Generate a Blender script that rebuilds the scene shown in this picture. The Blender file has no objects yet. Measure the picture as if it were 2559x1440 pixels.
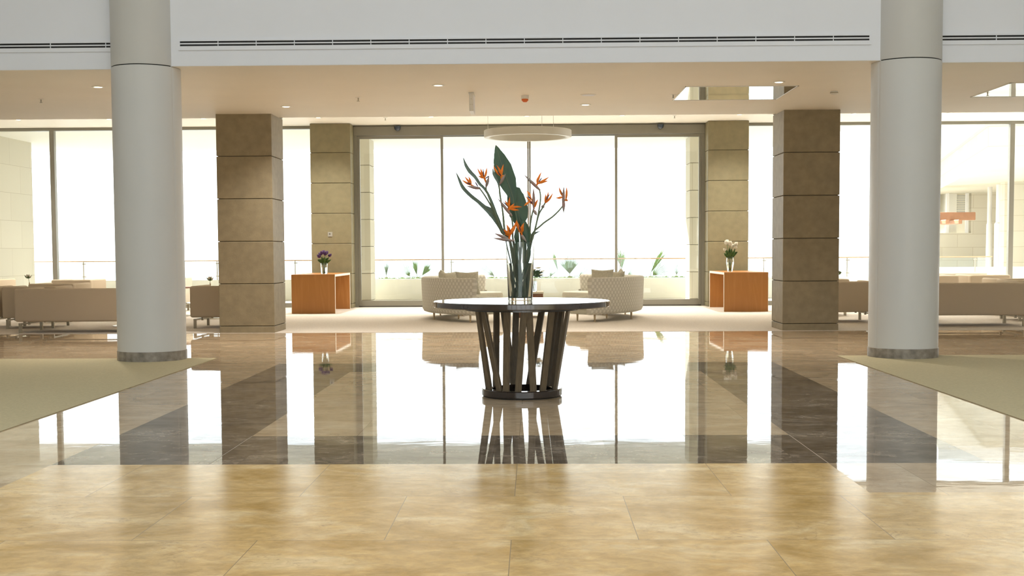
import bpy, bmesh, math, random
from mathutils import Vector, Matrix
random.seed(7)
R = math.radians
C = bpy.context.scene.collection
sc = bpy.context.scene

# ------------------------------------------------------------------ helpers
class MB:
    """collects shapes, links them as ONE mesh object"""
    def __init__(s): s.bm = bmesh.new()
    def box(s, x0, x1, y0, y1, z0, z1, bev=0, seg=2, M=None, mi=0):
        r = bmesh.ops.create_cube(s.bm, size=1.0)
        vs = r['verts']
        for v in vs:
            v.co = Vector(((x0+x1)/2+v.co.x*(x1-x0), (y0+y1)/2+v.co.y*(y1-y0), (z0+z1)/2+v.co.z*(z1-z0)))
        if bev > 0:
            es = list({e for v in vs for e in v.link_edges})
            b = bmesh.ops.bevel(s.bm, geom=es, offset=bev, segments=seg, profile=.5, affect='EDGES')
            vs = list({v for f in b['faces'] for v in f.verts} | {v for v in vs if v.is_valid})
        if M is not None:
            for v in vs: v.co = M @ v.co
        if mi:
            for f in {f for v in vs for f in v.link_faces}: f.material_index = mi
        return s
    def tube(s, pts, rad, seg=10, flat=None, cap=True):
        pts = [Vector(p) for p in pts]
        if not hasattr(rad, '__len__'): rad = [rad]*len(pts)
        rings = []
        prev = None
        for i, p in enumerate(pts):
            t = (pts[min(i+1, len(pts)-1)]-pts[max(i-1, 0)])
            t = t.normalized() if t.length > 1e-9 else Vector((0, 0, 1))
            if prev is None:
                a = Vector((0, 1, 0)) if abs(t.y) < .9 else Vector((1, 0, 0))
                n = (a - t*a.dot(t)).normalized()
            else:
                n = (prev - t*prev.dot(t)).normalized()
            prev = n
            b = t.cross(n)
            fl = 1.0 if flat is None else flat
            rings.append([s.bm.verts.new(p + (n*math.cos(2*math.pi*k/seg)*fl + b*math.sin(2*math.pi*k/seg))*max(rad[i], 1e-5)) for k in range(seg)])
        for a, b in zip(rings, rings[1:]):
            for k in range(seg):
                s.bm.faces.new((a[k], a[(k+1) % seg], b[(k+1) % seg], b[k]))
        if cap:
            s.bm.faces.new(list(reversed(rings[0]))); s.bm.faces.new(rings[-1])
        return s
    def cyl(s, x, y, z0, z1, r, seg=32, r1=None):
        return s.tube([(x, y, z0), (x, y, z1)], [r, r if r1 is None else r1], seg)
    def lathe(s, prof, cx=0, cy=0, seg=64, rad_fn=None):
        """prof: closed or open list of (r,z)"""
        rings = []
        for (r, z) in prof:
            if r < 1e-6:
                rings.append([s.bm.verts.new((cx, cy, z))])
            else:
                rings.append([s.bm.verts.new((cx+r*(1 if rad_fn is None else rad_fn(k))*math.cos(2*math.pi*k/seg), cy+r*(1 if rad_fn is None else rad_fn(k))*math.sin(2*math.pi*k/seg), z)) for k in range(seg)])
        for a, b in zip(rings, rings[1:]):
            for k in range(seg):
                k2 = (k+1) % seg
                if len(a) == 1 and len(b) == 1: continue
                if len(a) == 1: s.bm.faces.new((a[0], b[k2], b[k]))
                elif len(b) == 1: s.bm.faces.new((a[k], a[k2], b[0]))
                else: s.bm.faces.new((a[k], a[k2], b[k2], b[k]))
        return s
    def prism(s, poly, z0, z1):
        a = [s.bm.verts.new((x, y, z0)) for x, y in poly]; b = [s.bm.verts.new((x, y, z1)) for x, y in poly]
        n = len(poly)
        for k in range(n): s.bm.faces.new((a[k], a[(k+1) % n], b[(k+1) % n], b[k]))
        s.bm.faces.new(list(reversed(a))); s.bm.faces.new(b)
        return s
    def sweep(s, prof, path, closed_prof=True, cap=True):
        """prof: list of (u,z) ; path: list of (origin xy, outward xy dir)"""
        rings = []
        for (o, d) in path:
            rings.append([s.bm.verts.new((o[0]+d[0]*u, o[1]+d[1]*u, z)) for u, z in prof])
        n = len(prof)
        for a, b in zip(rings, rings[1:]):
            for k in range(n): s.bm.faces.new((a[k], a[(k+1) % n], b[(k+1) % n], b[k]))
        if cap:
            s.bm.faces.new(list(reversed(rings[0]))); s.bm.faces.new(rings[-1])
        return s
    def blade(s, spine, wid, up=(0, -1, 0), thick=.004, fold=.25, wave=0.0, seed=0):
        """leaf blade: spine points, half widths; up = facing normal; folded along the midrib"""
        rnd = random.Random(seed)
        up = Vector(up)
        sp = [Vector(p) for p in spine]
        # resample with catmull-rom
        P = []; W = []
        n = len(sp); sub = 5
        for i in range(n-1):
            p0, p1, p2, p3 = sp[max(i-1, 0)], sp[i], sp[i+1], sp[min(i+2, n-1)]
            for k in range(sub):
                t = k/sub
                P.append(.5*((2*p1)+(p2-p0)*t+(2*p0-5*p1+4*p2-p3)*t*t+(3*p1-p0-3*p2+p3)*t**3))
                W.append(wid[i]*(1-t)+wid[i+1]*t)
        P.append(sp[-1]); W.append(wid[-1])
        rows = []
        for i, p in enumerate(P):
            t = (P[min(i+1, len(P)-1)]-P[max(i-1, 0)]).normalized()
            side = t.cross(up).normalized()
            nn = side.cross(t).normalized()
            w = max(W[i], .0008)
            ww = w*(1+wave*(rnd.random()-.5))
            row = []
            for u in (-1, -.5, 0, .5, 1):
                q = p + side*(u*(ww if u < 0 else w)) + nn*(abs(u)*w*fold)
                row.append((s.bm.verts.new(q+nn*thick/2), s.bm.verts.new(q-nn*thick/2)))
            rows.append(row)
        for a, b in zip(rows, rows[1:]):
            for k in range(4):
                s.bm.faces.new((a[k][0], a[k+1][0], b[k+1][0], b[k][0]))
                s.bm.faces.new((a[k][1], b[k][1], b[k+1][1], a[k+1][1]))
            s.bm.faces.new((a[0][0], b[0][0], b[0][1], a[0][1]))
            s.bm.faces.new((a[4][0], a[4][1], b[4][1], b[4][0]))
        for row, fl in ((rows[0], 0), (rows[-1], 1)):
            for k in range(4):
                f = (row[k][0], row[k][1], row[k+1][1], row[k+1][0])
                s.bm.faces.new(f if not fl else tuple(reversed(f)))
        return s
    def build(s, name, mat=None, parent=None, smooth=35, loc=None):
        bmesh.ops.recalc_face_normals(s.bm, faces=s.bm.faces)
        me = bpy.data.meshes.new(name)
        s.bm.to_mesh(me); s.bm.free()
        for m in (mat if isinstance(mat, (list, tuple)) else [mat]): me.materials.append(m)
        if smooth:
            me.polygons.foreach_set('use_smooth', [True]*len(me.polygons))
            me.set_sharp_from_angle(angle=R(smooth))
        o = bpy.data.objects.new(name, me); C.objects.link(o)
        if parent is not None: o.parent = parent
        if loc is not None: o.location = loc
        return o

def tag(o, label, cat, group=None, kind=None):
    o['label'] = label; o['category'] = cat
    if group: o['group'] = group
    if kind: o['kind'] = kind
    return o
def thing(name, label, cat, loc=(0, 0, 0), rz=0, group=None, kind=None):
    o = bpy.data.objects.new(name, None); C.objects.link(o)
    o.location = loc; o.rotation_euler = (0, 0, rz); o.empty_display_size = .1
    return tag(o, label, cat, group, kind)
def dup(o, loc=None, rz=None, label=None, group=None, parent=None):
    c = o.copy(); C.objects.link(c)
    if parent is not None: c.parent = parent
    if loc is not None: c.location = loc
    if rz is not None: c.rotation_euler = (0, 0, rz)
    if label: c['label'] = label
    if group: c['group'] = group
    for ch in list(o.children): dup(ch, parent=c)
    return c

# ------------------------------------------------------------------ materials
def newmat(name):
    m = bpy.data.materials.new(name); m.use_nodes = True
    nt = m.node_tree; nt.nodes.clear()
    out = nt.nodes.new('ShaderNodeOutputMaterial')
    return m, nt, out
def N(nt, t, **k):
    n = nt.nodes.new(t)
    for a, b in k.items():
        if a in n.inputs: n.inputs[a].default_value = b
        else: setattr(n, a, b)
    return n
def pbr(name, col, rough=.5, metal=0, spec=.5, coat=0, var=0, vscale=8, bump=0, bscale=60, stretch=(1, 1, 1), col2=None, emit=None, estr=0, sheen=0, trans=0):
    m, nt, out = newmat(name)
    b = N(nt, 'ShaderNodeBsdfPrincipled')
    b.inputs['Roughness'].default_value = rough; b.inputs['Metallic'].default_value = metal
    b.inputs['Specular IOR Level'].default_value = spec; b.inputs['Coat Weight'].default_value = coat
    b.inputs['Coat Roughness'].default_value = .05
    b.inputs['Base Color'].default_value = (*col, 1)
    if sheen: b.inputs['Sheen Weight'].default_value = sheen
    if emit: b.inputs['Emission Color'].default_value = (*emit, 1); b.inputs['Emission Strength'].default_value = estr
    nt.links.new(b.outputs[0], out.inputs[0])
    if var or bump:
        tc = N(nt, 'ShaderNodeTexCoord'); mp = N(nt, 'ShaderNodeMapping'); mp.inputs['Scale'].default_value = stretch
        nt.links.new(tc.outputs['Object'], mp.inputs[0])
    if var:
        nz = N(nt, 'ShaderNodeTexNoise'); nz.inputs['Scale'].default_value = vscale; nz.inputs['Detail'].default_value = 6
        nt.links.new(mp.outputs[0], nz.inputs['Vector'])
        rp = N(nt, 'ShaderNodeValToRGB')
        c2 = col2 or tuple(c*(1-var) for c in col)
        rp.color_ramp.elements[0].color = (*c2, 1); rp.color_ramp.elements[0].position = .3
        rp.color_ramp.elements[1].color = (*col, 1); rp.color_ramp.elements[1].position = .7
        nt.links.new(nz.outputs['Fac'], rp.inputs[0]); nt.links.new(rp.outputs[0], b.inputs['Base Color'])
    if bump:
        n2 = N(nt, 'ShaderNodeTexNoise'); n2.inputs['Scale'].default_value = bscale; n2.inputs['Detail'].default_value = 3
        nt.links.new(mp.outputs[0], n2.inputs['Vector'])
        bp = N(nt, 'ShaderNodeBump'); bp.inputs['Strength'].default_value = bump; bp.inputs['Distance'].default_value = .01
        nt.links.new(n2.outputs['Fac'], bp.inputs['Height']); nt.links.new(bp.outputs[0], b.inputs['Normal'])
    if trans:
        tr = N(nt, 'ShaderNodeBsdfTranslucent'); mx = N(nt, 'ShaderNodeMixShader'); mx.inputs[0].default_value = trans
        src = b.inputs['Base Color']
        if src.is_linked: nt.links.new(src.links[0].from_socket, tr.inputs[0])
        else: tr.inputs[0].default_value = (*col, 1)
        nt.links.new(b.outputs[0], mx.inputs[1]); nt.links.new(tr.outputs[0], mx.inputs[2]); nt.links.new(mx.outputs[0], out.inputs[0])
    return m

def marble(name, c_lo, c_mid, c_hi, vein, rough, wav, tile=(1.06, .925), mortar=(.3, .22, .13), spec=.5, ior=1.5, sp=(.84, 1.12), wear=None):
    m, nt, out = newmat(name); L = nt.links.new
    b = N(nt, 'ShaderNodeBsdfPrincipled'); b.inputs['Roughness'].default_value = rough; b.inputs['IOR'].default_value = ior
    b.inputs['Specular IOR Level'].default_value = spec
    tc = N(nt, 'ShaderNodeTexCoord')
    # slabs: brick texture in plan metres
    mb = N(nt, 'ShaderNodeMapping'); mb.inputs['Location'].default_value = (0, -6.95+8*.925, 0)
    L(tc.outputs['Object'], mb.inputs[0])
    br = N(nt, 'ShaderNodeTexBrick'); br.inputs['Scale'].default_value = 1; br.inputs['Mortar Size'].default_value = .002
    br.inputs['Mortar Smooth'].default_value = .3
    br.inputs['Brick Width'].default_value = tile[0]; br.inputs['Row Height'].default_value = tile[1]
    br.inputs['Color1'].default_value = (0, 0, 0, 1); br.inputs['Color2'].default_value = (1, 1, 1, 1); br.inputs['Mortar'].default_value = (.5, .5, .5, 1)
    L(mb.outputs[0], br.inputs['Vector'])
    # per-slab offset of the cloud pattern
    off = N(nt, 'ShaderNodeVectorMath', operation='SCALE'); L(br.outputs['Color'], off.inputs[0]); off.inputs['Scale'].default_value = 7.3
    add = N(nt, 'ShaderNodeVectorMath', operation='ADD'); L(tc.outputs['Object'], add.inputs[0]); L(off.outputs[0], add.inputs[1])
    rot = N(nt, 'ShaderNodeMapping'); rot.inputs['Rotation'].default_value = (0, 0, R(28)); rot.inputs['Scale'].default_value = (1.0, 1.35, 1)
    L(add.outputs[0], rot.inputs[0])
    n1 = N(nt, 'ShaderNodeTexNoise'); n1.inputs['Scale'].default_value = 2.2; n1.inputs['Detail'].default_value = 9; n1.inputs['Roughness'].default_value = .62; n1.inputs['Distortion'].default_value = .6
    L(rot.outputs[0], n1.inputs['Vector'])
    r1 = N(nt, 'ShaderNodeValToRGB'); e = r1.color_ramp.elements
    e[0].position = .36; e[0].color = (*c_lo, 1); e[1].position = .66; e[1].color = (*c_hi, 1)
    k = e.new(.52); k.color = (*c_mid, 1)
    L(n1.outputs['Fac'], r1.inputs[0])
    # thin veins
    n2 = N(nt, 'ShaderNodeTexNoise'); n2.inputs['Scale'].default_value = 2.1; n2.inputs['Detail'].default_value = 10; n2.inputs['Roughness'].default_value = .6; n2.inputs['Distortion'].default_value = 1.4
    L(rot.outputs[0], n2.inputs['Vector'])
    sb = N(nt, 'ShaderNodeMath', operation='SUBTRACT'); L(n2.outputs['Fac'], sb.inputs[0]); sb.inputs[1].default_value = .5
    ab = N(nt, 'ShaderNodeMath', operation='ABSOLUTE'); L(sb.outputs[0], ab.inputs[0])
    mr = N(nt, 'ShaderNodeMapRange'); L(ab.outputs[0], mr.inputs['Value']); mr.inputs['From Min'].default_value = 0; mr.inputs['From Max'].default_value = .012; mr.inputs['To Min'].default_value = .42; mr.inputs['To Max'].default_value = 0
    n3 = N(nt, 'ShaderNodeTexNoise'); n3.inputs['Scale'].default_value = 1.1; L(rot.outputs[0], n3.inputs['Vector'])
    m3 = N(nt, 'ShaderNodeMapRange'); L(n3.outputs['Fac'], m3.inputs['Value']); m3.inputs['From Min'].default_value = .48; m3.inputs['From Max'].default_value = .66
    mul = N(nt, 'ShaderNodeMath', operation='MULTIPLY'); L(mr.outputs[0], mul.inputs[0]); L(m3.outputs[0], mul.inputs[1])
    mx = N(nt, 'ShaderNodeMix', data_type='RGBA'); L(mul.outputs[0], mx.inputs['Factor']); L(r1.outputs[0], mx.inputs['A']); mx.inputs['B'].default_value = (*vein, 1)
    n5 = N(nt, 'ShaderNodeTexNoise'); n5.inputs['Scale'].default_value = 11; n5.inputs['Detail'].default_value = 12; n5.inputs['Roughness'].default_value = .75; n5.inputs['Distortion'].default_value = .5
    L(rot.outputs[0], n5.inputs['Vector'])
    m5 = N(nt, 'ShaderNodeMapRange'); L(n5.outputs['Fac'], m5.inputs['Value']); m5.inputs['From Min'].default_value = .3; m5.inputs['From Max'].default_value = .7; m5.inputs['To Min'].default_value = sp[0]; m5.inputs['To Max'].default_value = sp[1]
    n6 = N(nt, 'ShaderNodeTexNoise'); n6.inputs['Scale'].default_value = 24; n6.inputs['Detail'].default_value = 5; n6.inputs['Roughness'].default_value = .6
    L(rot.outputs[0], n6.inputs['Vector'])
    m6 = N(nt, 'ShaderNodeMapRange'); L(n6.outputs['Fac'], m6.inputs['Value']); m6.inputs['From Min'].default_value = .60; m6.inputs['From Max'].default_value = .68; m6.inputs['To Min'].default_value = 0; m6.inputs['To Max'].default_value = .55
    m7 = N(nt, 'ShaderNodeMath', operation='MULTIPLY'); L(m6.outputs[0], m7.inputs[0]); L(m3.outputs[0], m7.inputs[1])
    mx6 = N(nt, 'ShaderNodeMix', data_type='RGBA'); L(m7.outputs[0], mx6.inputs['Factor']); L(mx.outputs['Result'], mx6.inputs['A']); mx6.inputs['B'].default_value = (*vein, 1)
    # slab tone
    tn = N(nt, 'ShaderNodeMapRange'); L(br.outputs['Color'], tn.inputs['Value']); tn.inputs['To Min'].default_value = .955; tn.inputs['To Max'].default_value = 1.03
    sv = N(nt, 'ShaderNodeVectorMath', operation='SCALE'); L(mx6.outputs['Result'], sv.inputs[0])
    t5 = N(nt, 'ShaderNodeMath', operation='MULTIPLY'); L(tn.outputs[0], t5.inputs[0]); L(m5.outputs[0], t5.inputs[1]); L(t5.outputs[0], sv.inputs['Scale'])
    m4 = N(nt, 'ShaderNodeMix', data_type='RGBA'); L(br.outputs['Fac'], m4.inputs['Factor']); L(sv.outputs[0], m4.inputs['A']); m4.inputs['B'].default_value = (*mortar, 1)
    L(m4.outputs['Result'], b.inputs['Base Color'])
    # gentle waviness of the polish
    wm = N(nt, 'ShaderNodeMapping'); wm.inputs['Scale'].default_value = (1.0, 2.2, 1); L(tc.outputs['Object'], wm.inputs[0])
    wn = N(nt, 'ShaderNodeTexNoise'); wn.inputs['Scale'].default_value = 2.6; wn.inputs['Detail'].default_value = 2; L(wm.outputs[0], wn.inputs['Vector'])
    bp = N(nt, 'ShaderNodeBump'); bp.inputs['Strength'].default_value = wav; bp.inputs['Distance'].default_value = .01
    L(wn.outputs['Fac'], bp.inputs['Height']); L(bp.outputs[0], b.inputs['Normal'])
    if wear:
        d = N(nt, 'ShaderNodeBsdfDiffuse'); L(m4.outputs['Result'], d.inputs['Color'])
        wz = N(nt, 'ShaderNodeTexNoise'); wz.inputs['Scale'].default_value = 1.6; wz.inputs['Detail'].default_value = 10; wz.inputs['Roughness'].default_value = .68; wz.inputs['Distortion'].default_value = .8
        L(rot.outputs[0], wz.inputs['Vector'])
        wr = N(nt, 'ShaderNodeMapRange'); L(wz.outputs['Fac'], wr.inputs['Value']); wr.inputs['From Min'].default_value = .38; wr.inputs['From Max'].default_value = .68; wr.inputs['To Min'].default_value = wear[0]; wr.inputs['To Max'].default_value = wear[1]
        ms = N(nt, 'ShaderNodeMixShader'); L(wr.outputs[0], ms.inputs[0]); L(b.outputs[0], ms.inputs[1]); L(d.outputs[0], ms.inputs[2]); L(ms.outputs[0], out.inputs[0])
    else: L(b.outputs[0], out.inputs[0])
    return m

def pane_glass(name, tint=(1, 1, 1), refl=.05):
    m, nt, out = newmat(name)
    t = N(nt, 'ShaderNodeBsdfTransparent'); t.inputs[0].default_value = (*tint, 1)
    g = N(nt, 'ShaderNodeBsdfGlossy'); g.inputs['Roughness'].default_value = .01
    mx = N(nt, 'ShaderNodeMixShader'); mx.inputs[0].default_value = refl
    nt.links.new(t.outputs[0], mx.inputs[1]); nt.links.new(g.outputs[0], mx.inputs[2]); nt.links.new(mx.outputs[0], out.inputs[0])
    return m
def solid_glass(name, ior=1.45, col=(1, 1, 1)):
    m, nt, out = newmat(name)
    g = N(nt, 'ShaderNodeBsdfGlass'); g.inputs['IOR'].default_value = ior; g.inputs['Roughness'].default_value = 0; g.inputs['Color'].default_value = (*col, 1)
    nt.links.new(g.outputs[0], out.inputs[0])
    return m
def wood(name, c1, c2, rough=.4, scale=(14, 14, 1.2), axis='Z'):
    m, nt, out = newmat(name); L = nt.links.new
    b = N(nt, 'ShaderNodeBsdfPrincipled'); b.inputs['Roughness'].default_value = rough
    tc = N(nt, 'ShaderNodeTexCoord'); mp = N(nt, 'ShaderNodeMapping'); mp.inputs['Scale'].default_value = scale
    L(tc.outputs['Object'], mp.inputs[0])
    n = N(nt, 'ShaderNodeTexNoise'); n.inputs['Scale'].default_value = 1.0; n.inputs['Detail'].default_value = 4; n.inputs['Distortion'].default_value = 1.2
    L(mp.outputs[0], n.inputs['Vector'])
    w = N(nt, 'ShaderNodeMath', operation='MULTIPLY'); L(n.outputs['Fac'], w.inputs[0]); w.inputs[1].default_value = 9
    f = N(nt, 'ShaderNodeMath', operation='SINE'); L(w.outputs[0], f.inputs[0])
    mr = N(nt, 'ShaderNodeMapRange'); L(f.outputs[0], mr.inputs['Value']); mr.inputs['From Min'].default_value = -1
    rp = N(nt, 'ShaderNodeMix', data_type='RGBA'); L(mr.outputs[0], rp.inputs['Factor']); rp.inputs['A'].default_value = (*c1, 1); rp.inputs['B'].default_value = (*c2, 1)
    L(rp.outputs['Result'], b.inputs['Base Color']); L(b.outputs[0], out.inputs[0])
    return m
def ring_fabric(name, c1, c2, radius):
    """staggered lozenge weave laid around an arc (object origin = arc centre)"""
    m, nt, out = newmat(name); L = nt.links.new
    b = N(nt, 'ShaderNodeBsdfPrincipled'); b.inputs['Roughness'].default_value = .9; b.inputs['Specular IOR Level'].default_value = .15
    tc = N(nt, 'ShaderNodeTexCoord'); sx = N(nt, 'ShaderNodeSeparateXYZ'); L(tc.outputs['Object'], sx.inputs[0])
    at = N(nt, 'ShaderNodeMath', operation='ARCTAN2'); L(sx.outputs['Y'], at.inputs[0]); L(sx.outputs['X'], at.inputs[1])
    def sn(src, k):
        a = N(nt, 'ShaderNodeMath', operation='MULTIPLY'); L(src, a.inputs[0]); a.inputs[1].default_value = k
        s_ = N(nt, 'ShaderNodeMath', operation='SINE'); L(a.outputs[0], s_.inputs[0]); return s_.outputs[0]
    u = sn(at.outputs[0], 2*math.pi*radius/.085); v = sn(sx.outputs['Z'], 2*math.pi/.105)
    pr = N(nt, 'ShaderNodeMath', operation='MULTIPLY'); L(u, pr.inputs[0]); L(v, pr.inputs[1])
    mr = N(nt, 'ShaderNodeMapRange'); L(pr.outputs[0], mr.inputs['Value']); mr.inputs['From Min'].default_value = -.05; mr.inputs['From Max'].default_value = .35
    mx = N(nt, 'ShaderNodeMix', data_type='RGBA'); L(mr.outputs[0], mx.inputs['Factor']); mx.inputs['A'].default_value = (*c1, 1); mx.inputs['B'].default_value = (*c2, 1)
    L(mx.outputs['Result'], b.inputs['Base Color']); L(b.outputs[0], out.inputs[0])
    return m
def stone_wall(name, c1, c2, w, h, joint, zoff=0.0, jsize=.006):
    """coursed ashlar for outdoor walls: brick joints on the X+Y / Z plane"""
    m, nt, out = newmat(name); L = nt.links.new
    b = N(nt, 'ShaderNodeBsdfPrincipled'); b.inputs['Roughness'].default_value = .8
    tc = N(nt, 'ShaderNodeTexCoord'); sx = N(nt, 'ShaderNodeSeparateXYZ'); L(tc.outputs['Object'], sx.inputs[0])
    ad = N(nt, 'ShaderNodeMath', operation='ADD'); L(sx.outputs['X'], ad.inputs[0]); L(sx.outputs['Y'], ad.inputs[1])
    az = N(nt, 'ShaderNodeMath', operation='ADD'); L(sx.outputs['Z'], az.inputs[0]); az.inputs[1].default_value = zoff
    cb = N(nt, 'ShaderNodeCombineXYZ'); L(ad.outputs[0], cb.inputs[0]); L(az.outputs[0], cb.inputs[1])
    br = N(nt, 'ShaderNodeTexBrick'); L(cb.outputs[0], br.inputs['Vector']); br.inputs['Scale'].default_value = 1
    br.inputs['Brick Width'].default_value = w; br.inputs['Row Height'].default_value = h; br.inputs['Mortar Size'].default_value = jsize
    br.inputs['Color1'].default_value = (*c1, 1); br.inputs['Color2'].default_value = (*c2, 1); br.inputs['Mortar'].default_value = (*joint, 1)
    L(br.outputs['Color'], b.inputs['Base Color']); L(b.outputs[0], out.inputs[0])
    return m

M = {}
M['marble'] = marble('polished_beige_marble', (.40, .29, .18), (.50, .375, .245), (.57, .45, .31), (.24, .16, .09), .022, .034, ior=1.5, wear=(.07, .36))
M['marble_dark'] = marble('polished_brown_marble', (.075, .058, .043), (.115, .09, .068), (.17, .14, .11), (.35, .29, .23), .022, .034, ior=1.5, wear=(.06, .34), mortar=(.1, .08, .06), sp=(.4, 2.4))
M['marble_honed'] = marble('honed_beige_marble', (.50, .31, .10), (.67, .45, .19), (.80, .60, .33), (.28, .17, .08), .16, .012, ior=1.45, sp=(.74, 1.2))
M['carpet'] = pbr('front_carpet', (.60, .515, .325), .95, spec=.1, var=.22, vscale=90, bump=.5, bscale=140, stretch=(.5, 1.6, 1))
M['carpet_far'] = pbr('lounge_carpet', (.80, .735, .655), .95, spec=.1, var=.15, vscale=30, bump=.4, bscale=120)
M['white_paint'] = pbr('white_wall_paint', (.83, .85, .91), .55, spec=.3, var=.02, vscale=2)
M['column_paint'] = pbr('column_paint', (.655, .655, .64), .42, spec=.4, var=.03, vscale=1.5)
M['ceiling'] = pbr('warm_lit_white_ceiling_paint', (.90, .86, .775), .6, spec=.25, var=.03, vscale=1.2)  # white paint, tinted cream to carry the warm bounced light in its colour
M['stone'] = pbr('taupe_limestone', (.32, .26, .16), .55, var=.22, vscale=9, bump=.15, bscale=70)
M['stone_gold'] = pbr('golden_limestone', (.255, .22, .125), .6, var=.15, vscale=8, bump=.15, bscale=70)
M['stone_joint'] = pbr('dark_joint', (.10, .085, .065), .9)
M['skirt'] = pbr('grey_marble_skirting', (.36, .32, .27), .35, var=.5, vscale=14)
M['alu'] = pbr('bronze_grey_aluminium', (.26, .245, .20), .4, metal=.35, var=.06, vscale=3)
M['alu_dark'] = pbr('dark_threshold', (.06, .055, .045), .5)
M['pane'] = pane_glass('window_glass', (.985, 1, .995), .045)
M['rail_glass'] = pane_glass('balustrade_glass', (.95, .985, .98), .06)
M['terrace'] = pbr('pale_terrace_paving', (.72, .695, .64), .7, var=.06, vscale=4)
M['out_stone'] = stone_wall('cream_outdoor_stone', (.57, .53, .42), (.61, .57, .46), 1.15, .645, (.45, .40, .30), zoff=.545+.06)
M['out_stone_far'] = stone_wall('cream_wing_stone', (.56, .51, .39), (.60, .55, .43), 1.5, .635, (.46, .40, .28), zoff=0, jsize=.012)
M['soffit'] = pbr('cream_soffit', (.80, .775, .695), .7, var=.03, vscale=1)
M['oak'] = wood('honey_oak_veneer', (.40, .17, .038), (.48, .22, .06), .42, (9, 9, .8))
M['oak_edge'] = pbr('pale_edge_band', (.82, .74, .60), .35, var=.05, vscale=20)
M['walnut'] = wood('red_brown_wood', (.22, .085, .035), (.30, .13, .055), .4, (6, 20, 20))
M['espresso'] = pbr('espresso_lacquer', (.032, .022, .018), .16, coat=.6, var=.2, vscale=20, stretch=(1, 8, 1))
M['espresso_top'] = pbr('espresso_table_top', (.05, .035, .028), .07, coat=1.0, var=.2, vscale=14, stretch=(1, 9, 1))
M['slat'] = pbr('brown_stained_slat', (.20, .155, .10), .38, var=.3, vscale=25, stretch=(3, 3, .3))
M['taupe'] = pbr('taupe_upholstery', (.60, .50, .37), .85, spec=.2, var=.06, vscale=200, bump=.1, bscale=300)
M['cream_up'] = pbr('cream_upholstery', (.78, .72, .60), .85, spec=.2, var=.05, vscale=150)
M['leg_metal'] = pbr('satin_bronze_metal', (.42, .38, .29), .35, metal=.7, var=.05, vscale=10)
M['leg_pale'] = pbr('pale_wood_leg', (.62, .48, .30), .5, var=.1, vscale=12)
M['sofa_fab'] = ring_fabric('lozenge_weave', (.56, .535, .465), (.70, .675, .60), 2.2)
M['sofa_seat'] = pbr('sage_seat_weave', (.62, .60, .50), .9, spec=.15, var=.12, vscale=60, bump=.1, bscale=160)
M['pillow'] = pbr('pillow_linen', (.66, .63, .52), .9, spec=.15, var=.18, vscale=40, bump=.15, bscale=160)
M['white_metal'] = pbr('white_powder_coat', (.80, .78, .72), .4, var=.02, vscale=4)
M['pend'] = pbr('cream_pendant_metal', (.66, .64, .56), .45, var=.03, vscale=4)
M['lamp_glow'] = pbr('warm_lamp', (1, .9, .7), .5, emit=(1, .86, .55), estr=6)
M['black'] = pbr('matt_black', (.006, .006, .006), .6)
M['sensor'] = pbr('smoked_dome', (.035, .05, .075), .15, coat=.5)
M['orange_plastic'] = pbr('orange_plastic', (.75, .16, .03), .4)
M['mirror_panel'] = pbr('polished_ceiling_panel', (.88, .87, .82), .03, metal=1.0)
M['glass'] = solid_glass('vase_glass', 1.46, (.985, 1, .995))
M['water'] = solid_glass('water', 1.33, (.985, 1, .99))
M['leaf'] = pbr('strelitzia_leaf', (.075, .15, .08), .42, var=.35, vscale=22, stretch=(1, 1, .25), col2=(.05, .10, .065), trans=.12)
M['leaf_grey'] = pbr('grey_green_leaf', (.17, .235, .19), .5, var=.25, vscale=20, trans=.1)
M['stalk'] = pbr('green_stalk', (.19, .23, .14), .5, var=.3, vscale=14, stretch=(1, 1, .3))
M['bract'] = pbr('grey_red_bract', (.26, .25, .22), .5, var=.5, vscale=16, col2=(.36, .17, .13))
M['petal'] = pbr('orange_petal', (1.0, .34, .025), .5, var=.2, vscale=30, col2=(.95, .24, .015), trans=.35)
M['tongue'] = pbr('dark_blue_tongue', (.045, .03, .09), .5, var=.3, vscale=20)
M['tulip_purple'] = pbr('purple_petals', (.095, .028, .15), .6, var=.5, vscale=60, trans=.1)
M['tulip_white'] = pbr('white_petals', (.90, .87, .77), .6, var=.1, vscale=60, trans=.4)
M['tulip_leaf'] = pbr('fresh_green_leaf', (.09, .21, .055), .5, var=.4, vscale=30, trans=.15)
M['palm'] = pbr('haze_paled_palm_green', (.36, .52, .20), .55, var=.35, vscale=6, trans=.3)  # green paled to put the outdoor haze and overexposure into the colour
M['palm_grey'] = pbr('haze_paled_grey_palm', (.42, .54, .42), .6, var=.3, vscale=6, trans=.3)  # grey green, likewise lightened to look washed out by haze
M['rail_wood'] = pbr('teak_handrail', (.52, .34, .18), .5, var=.2, vscale=12)
M['pergola'] = pbr('red_brown_timber', (.48, .24, .13), .55, var=.2, vscale=6)
M['louvre'] = pbr('grey_louvre_metal', (.55, .55, .52), .5)
M['switch_plate'] = pbr('steel_plate', (.36, .345, .30), .4, var=.05, vscale=10)
M['terrace_grout'] = pbr('sand_grout', (.36, .31, .24), .6)
M['sea'] = pbr('pale_sea', (.35, .45, .50), .12, var=.1, vscale=.02)
M['soil'] = pbr('planter_soil', (.16, .12, .08), .9, var=.3, vscale=10)

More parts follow.
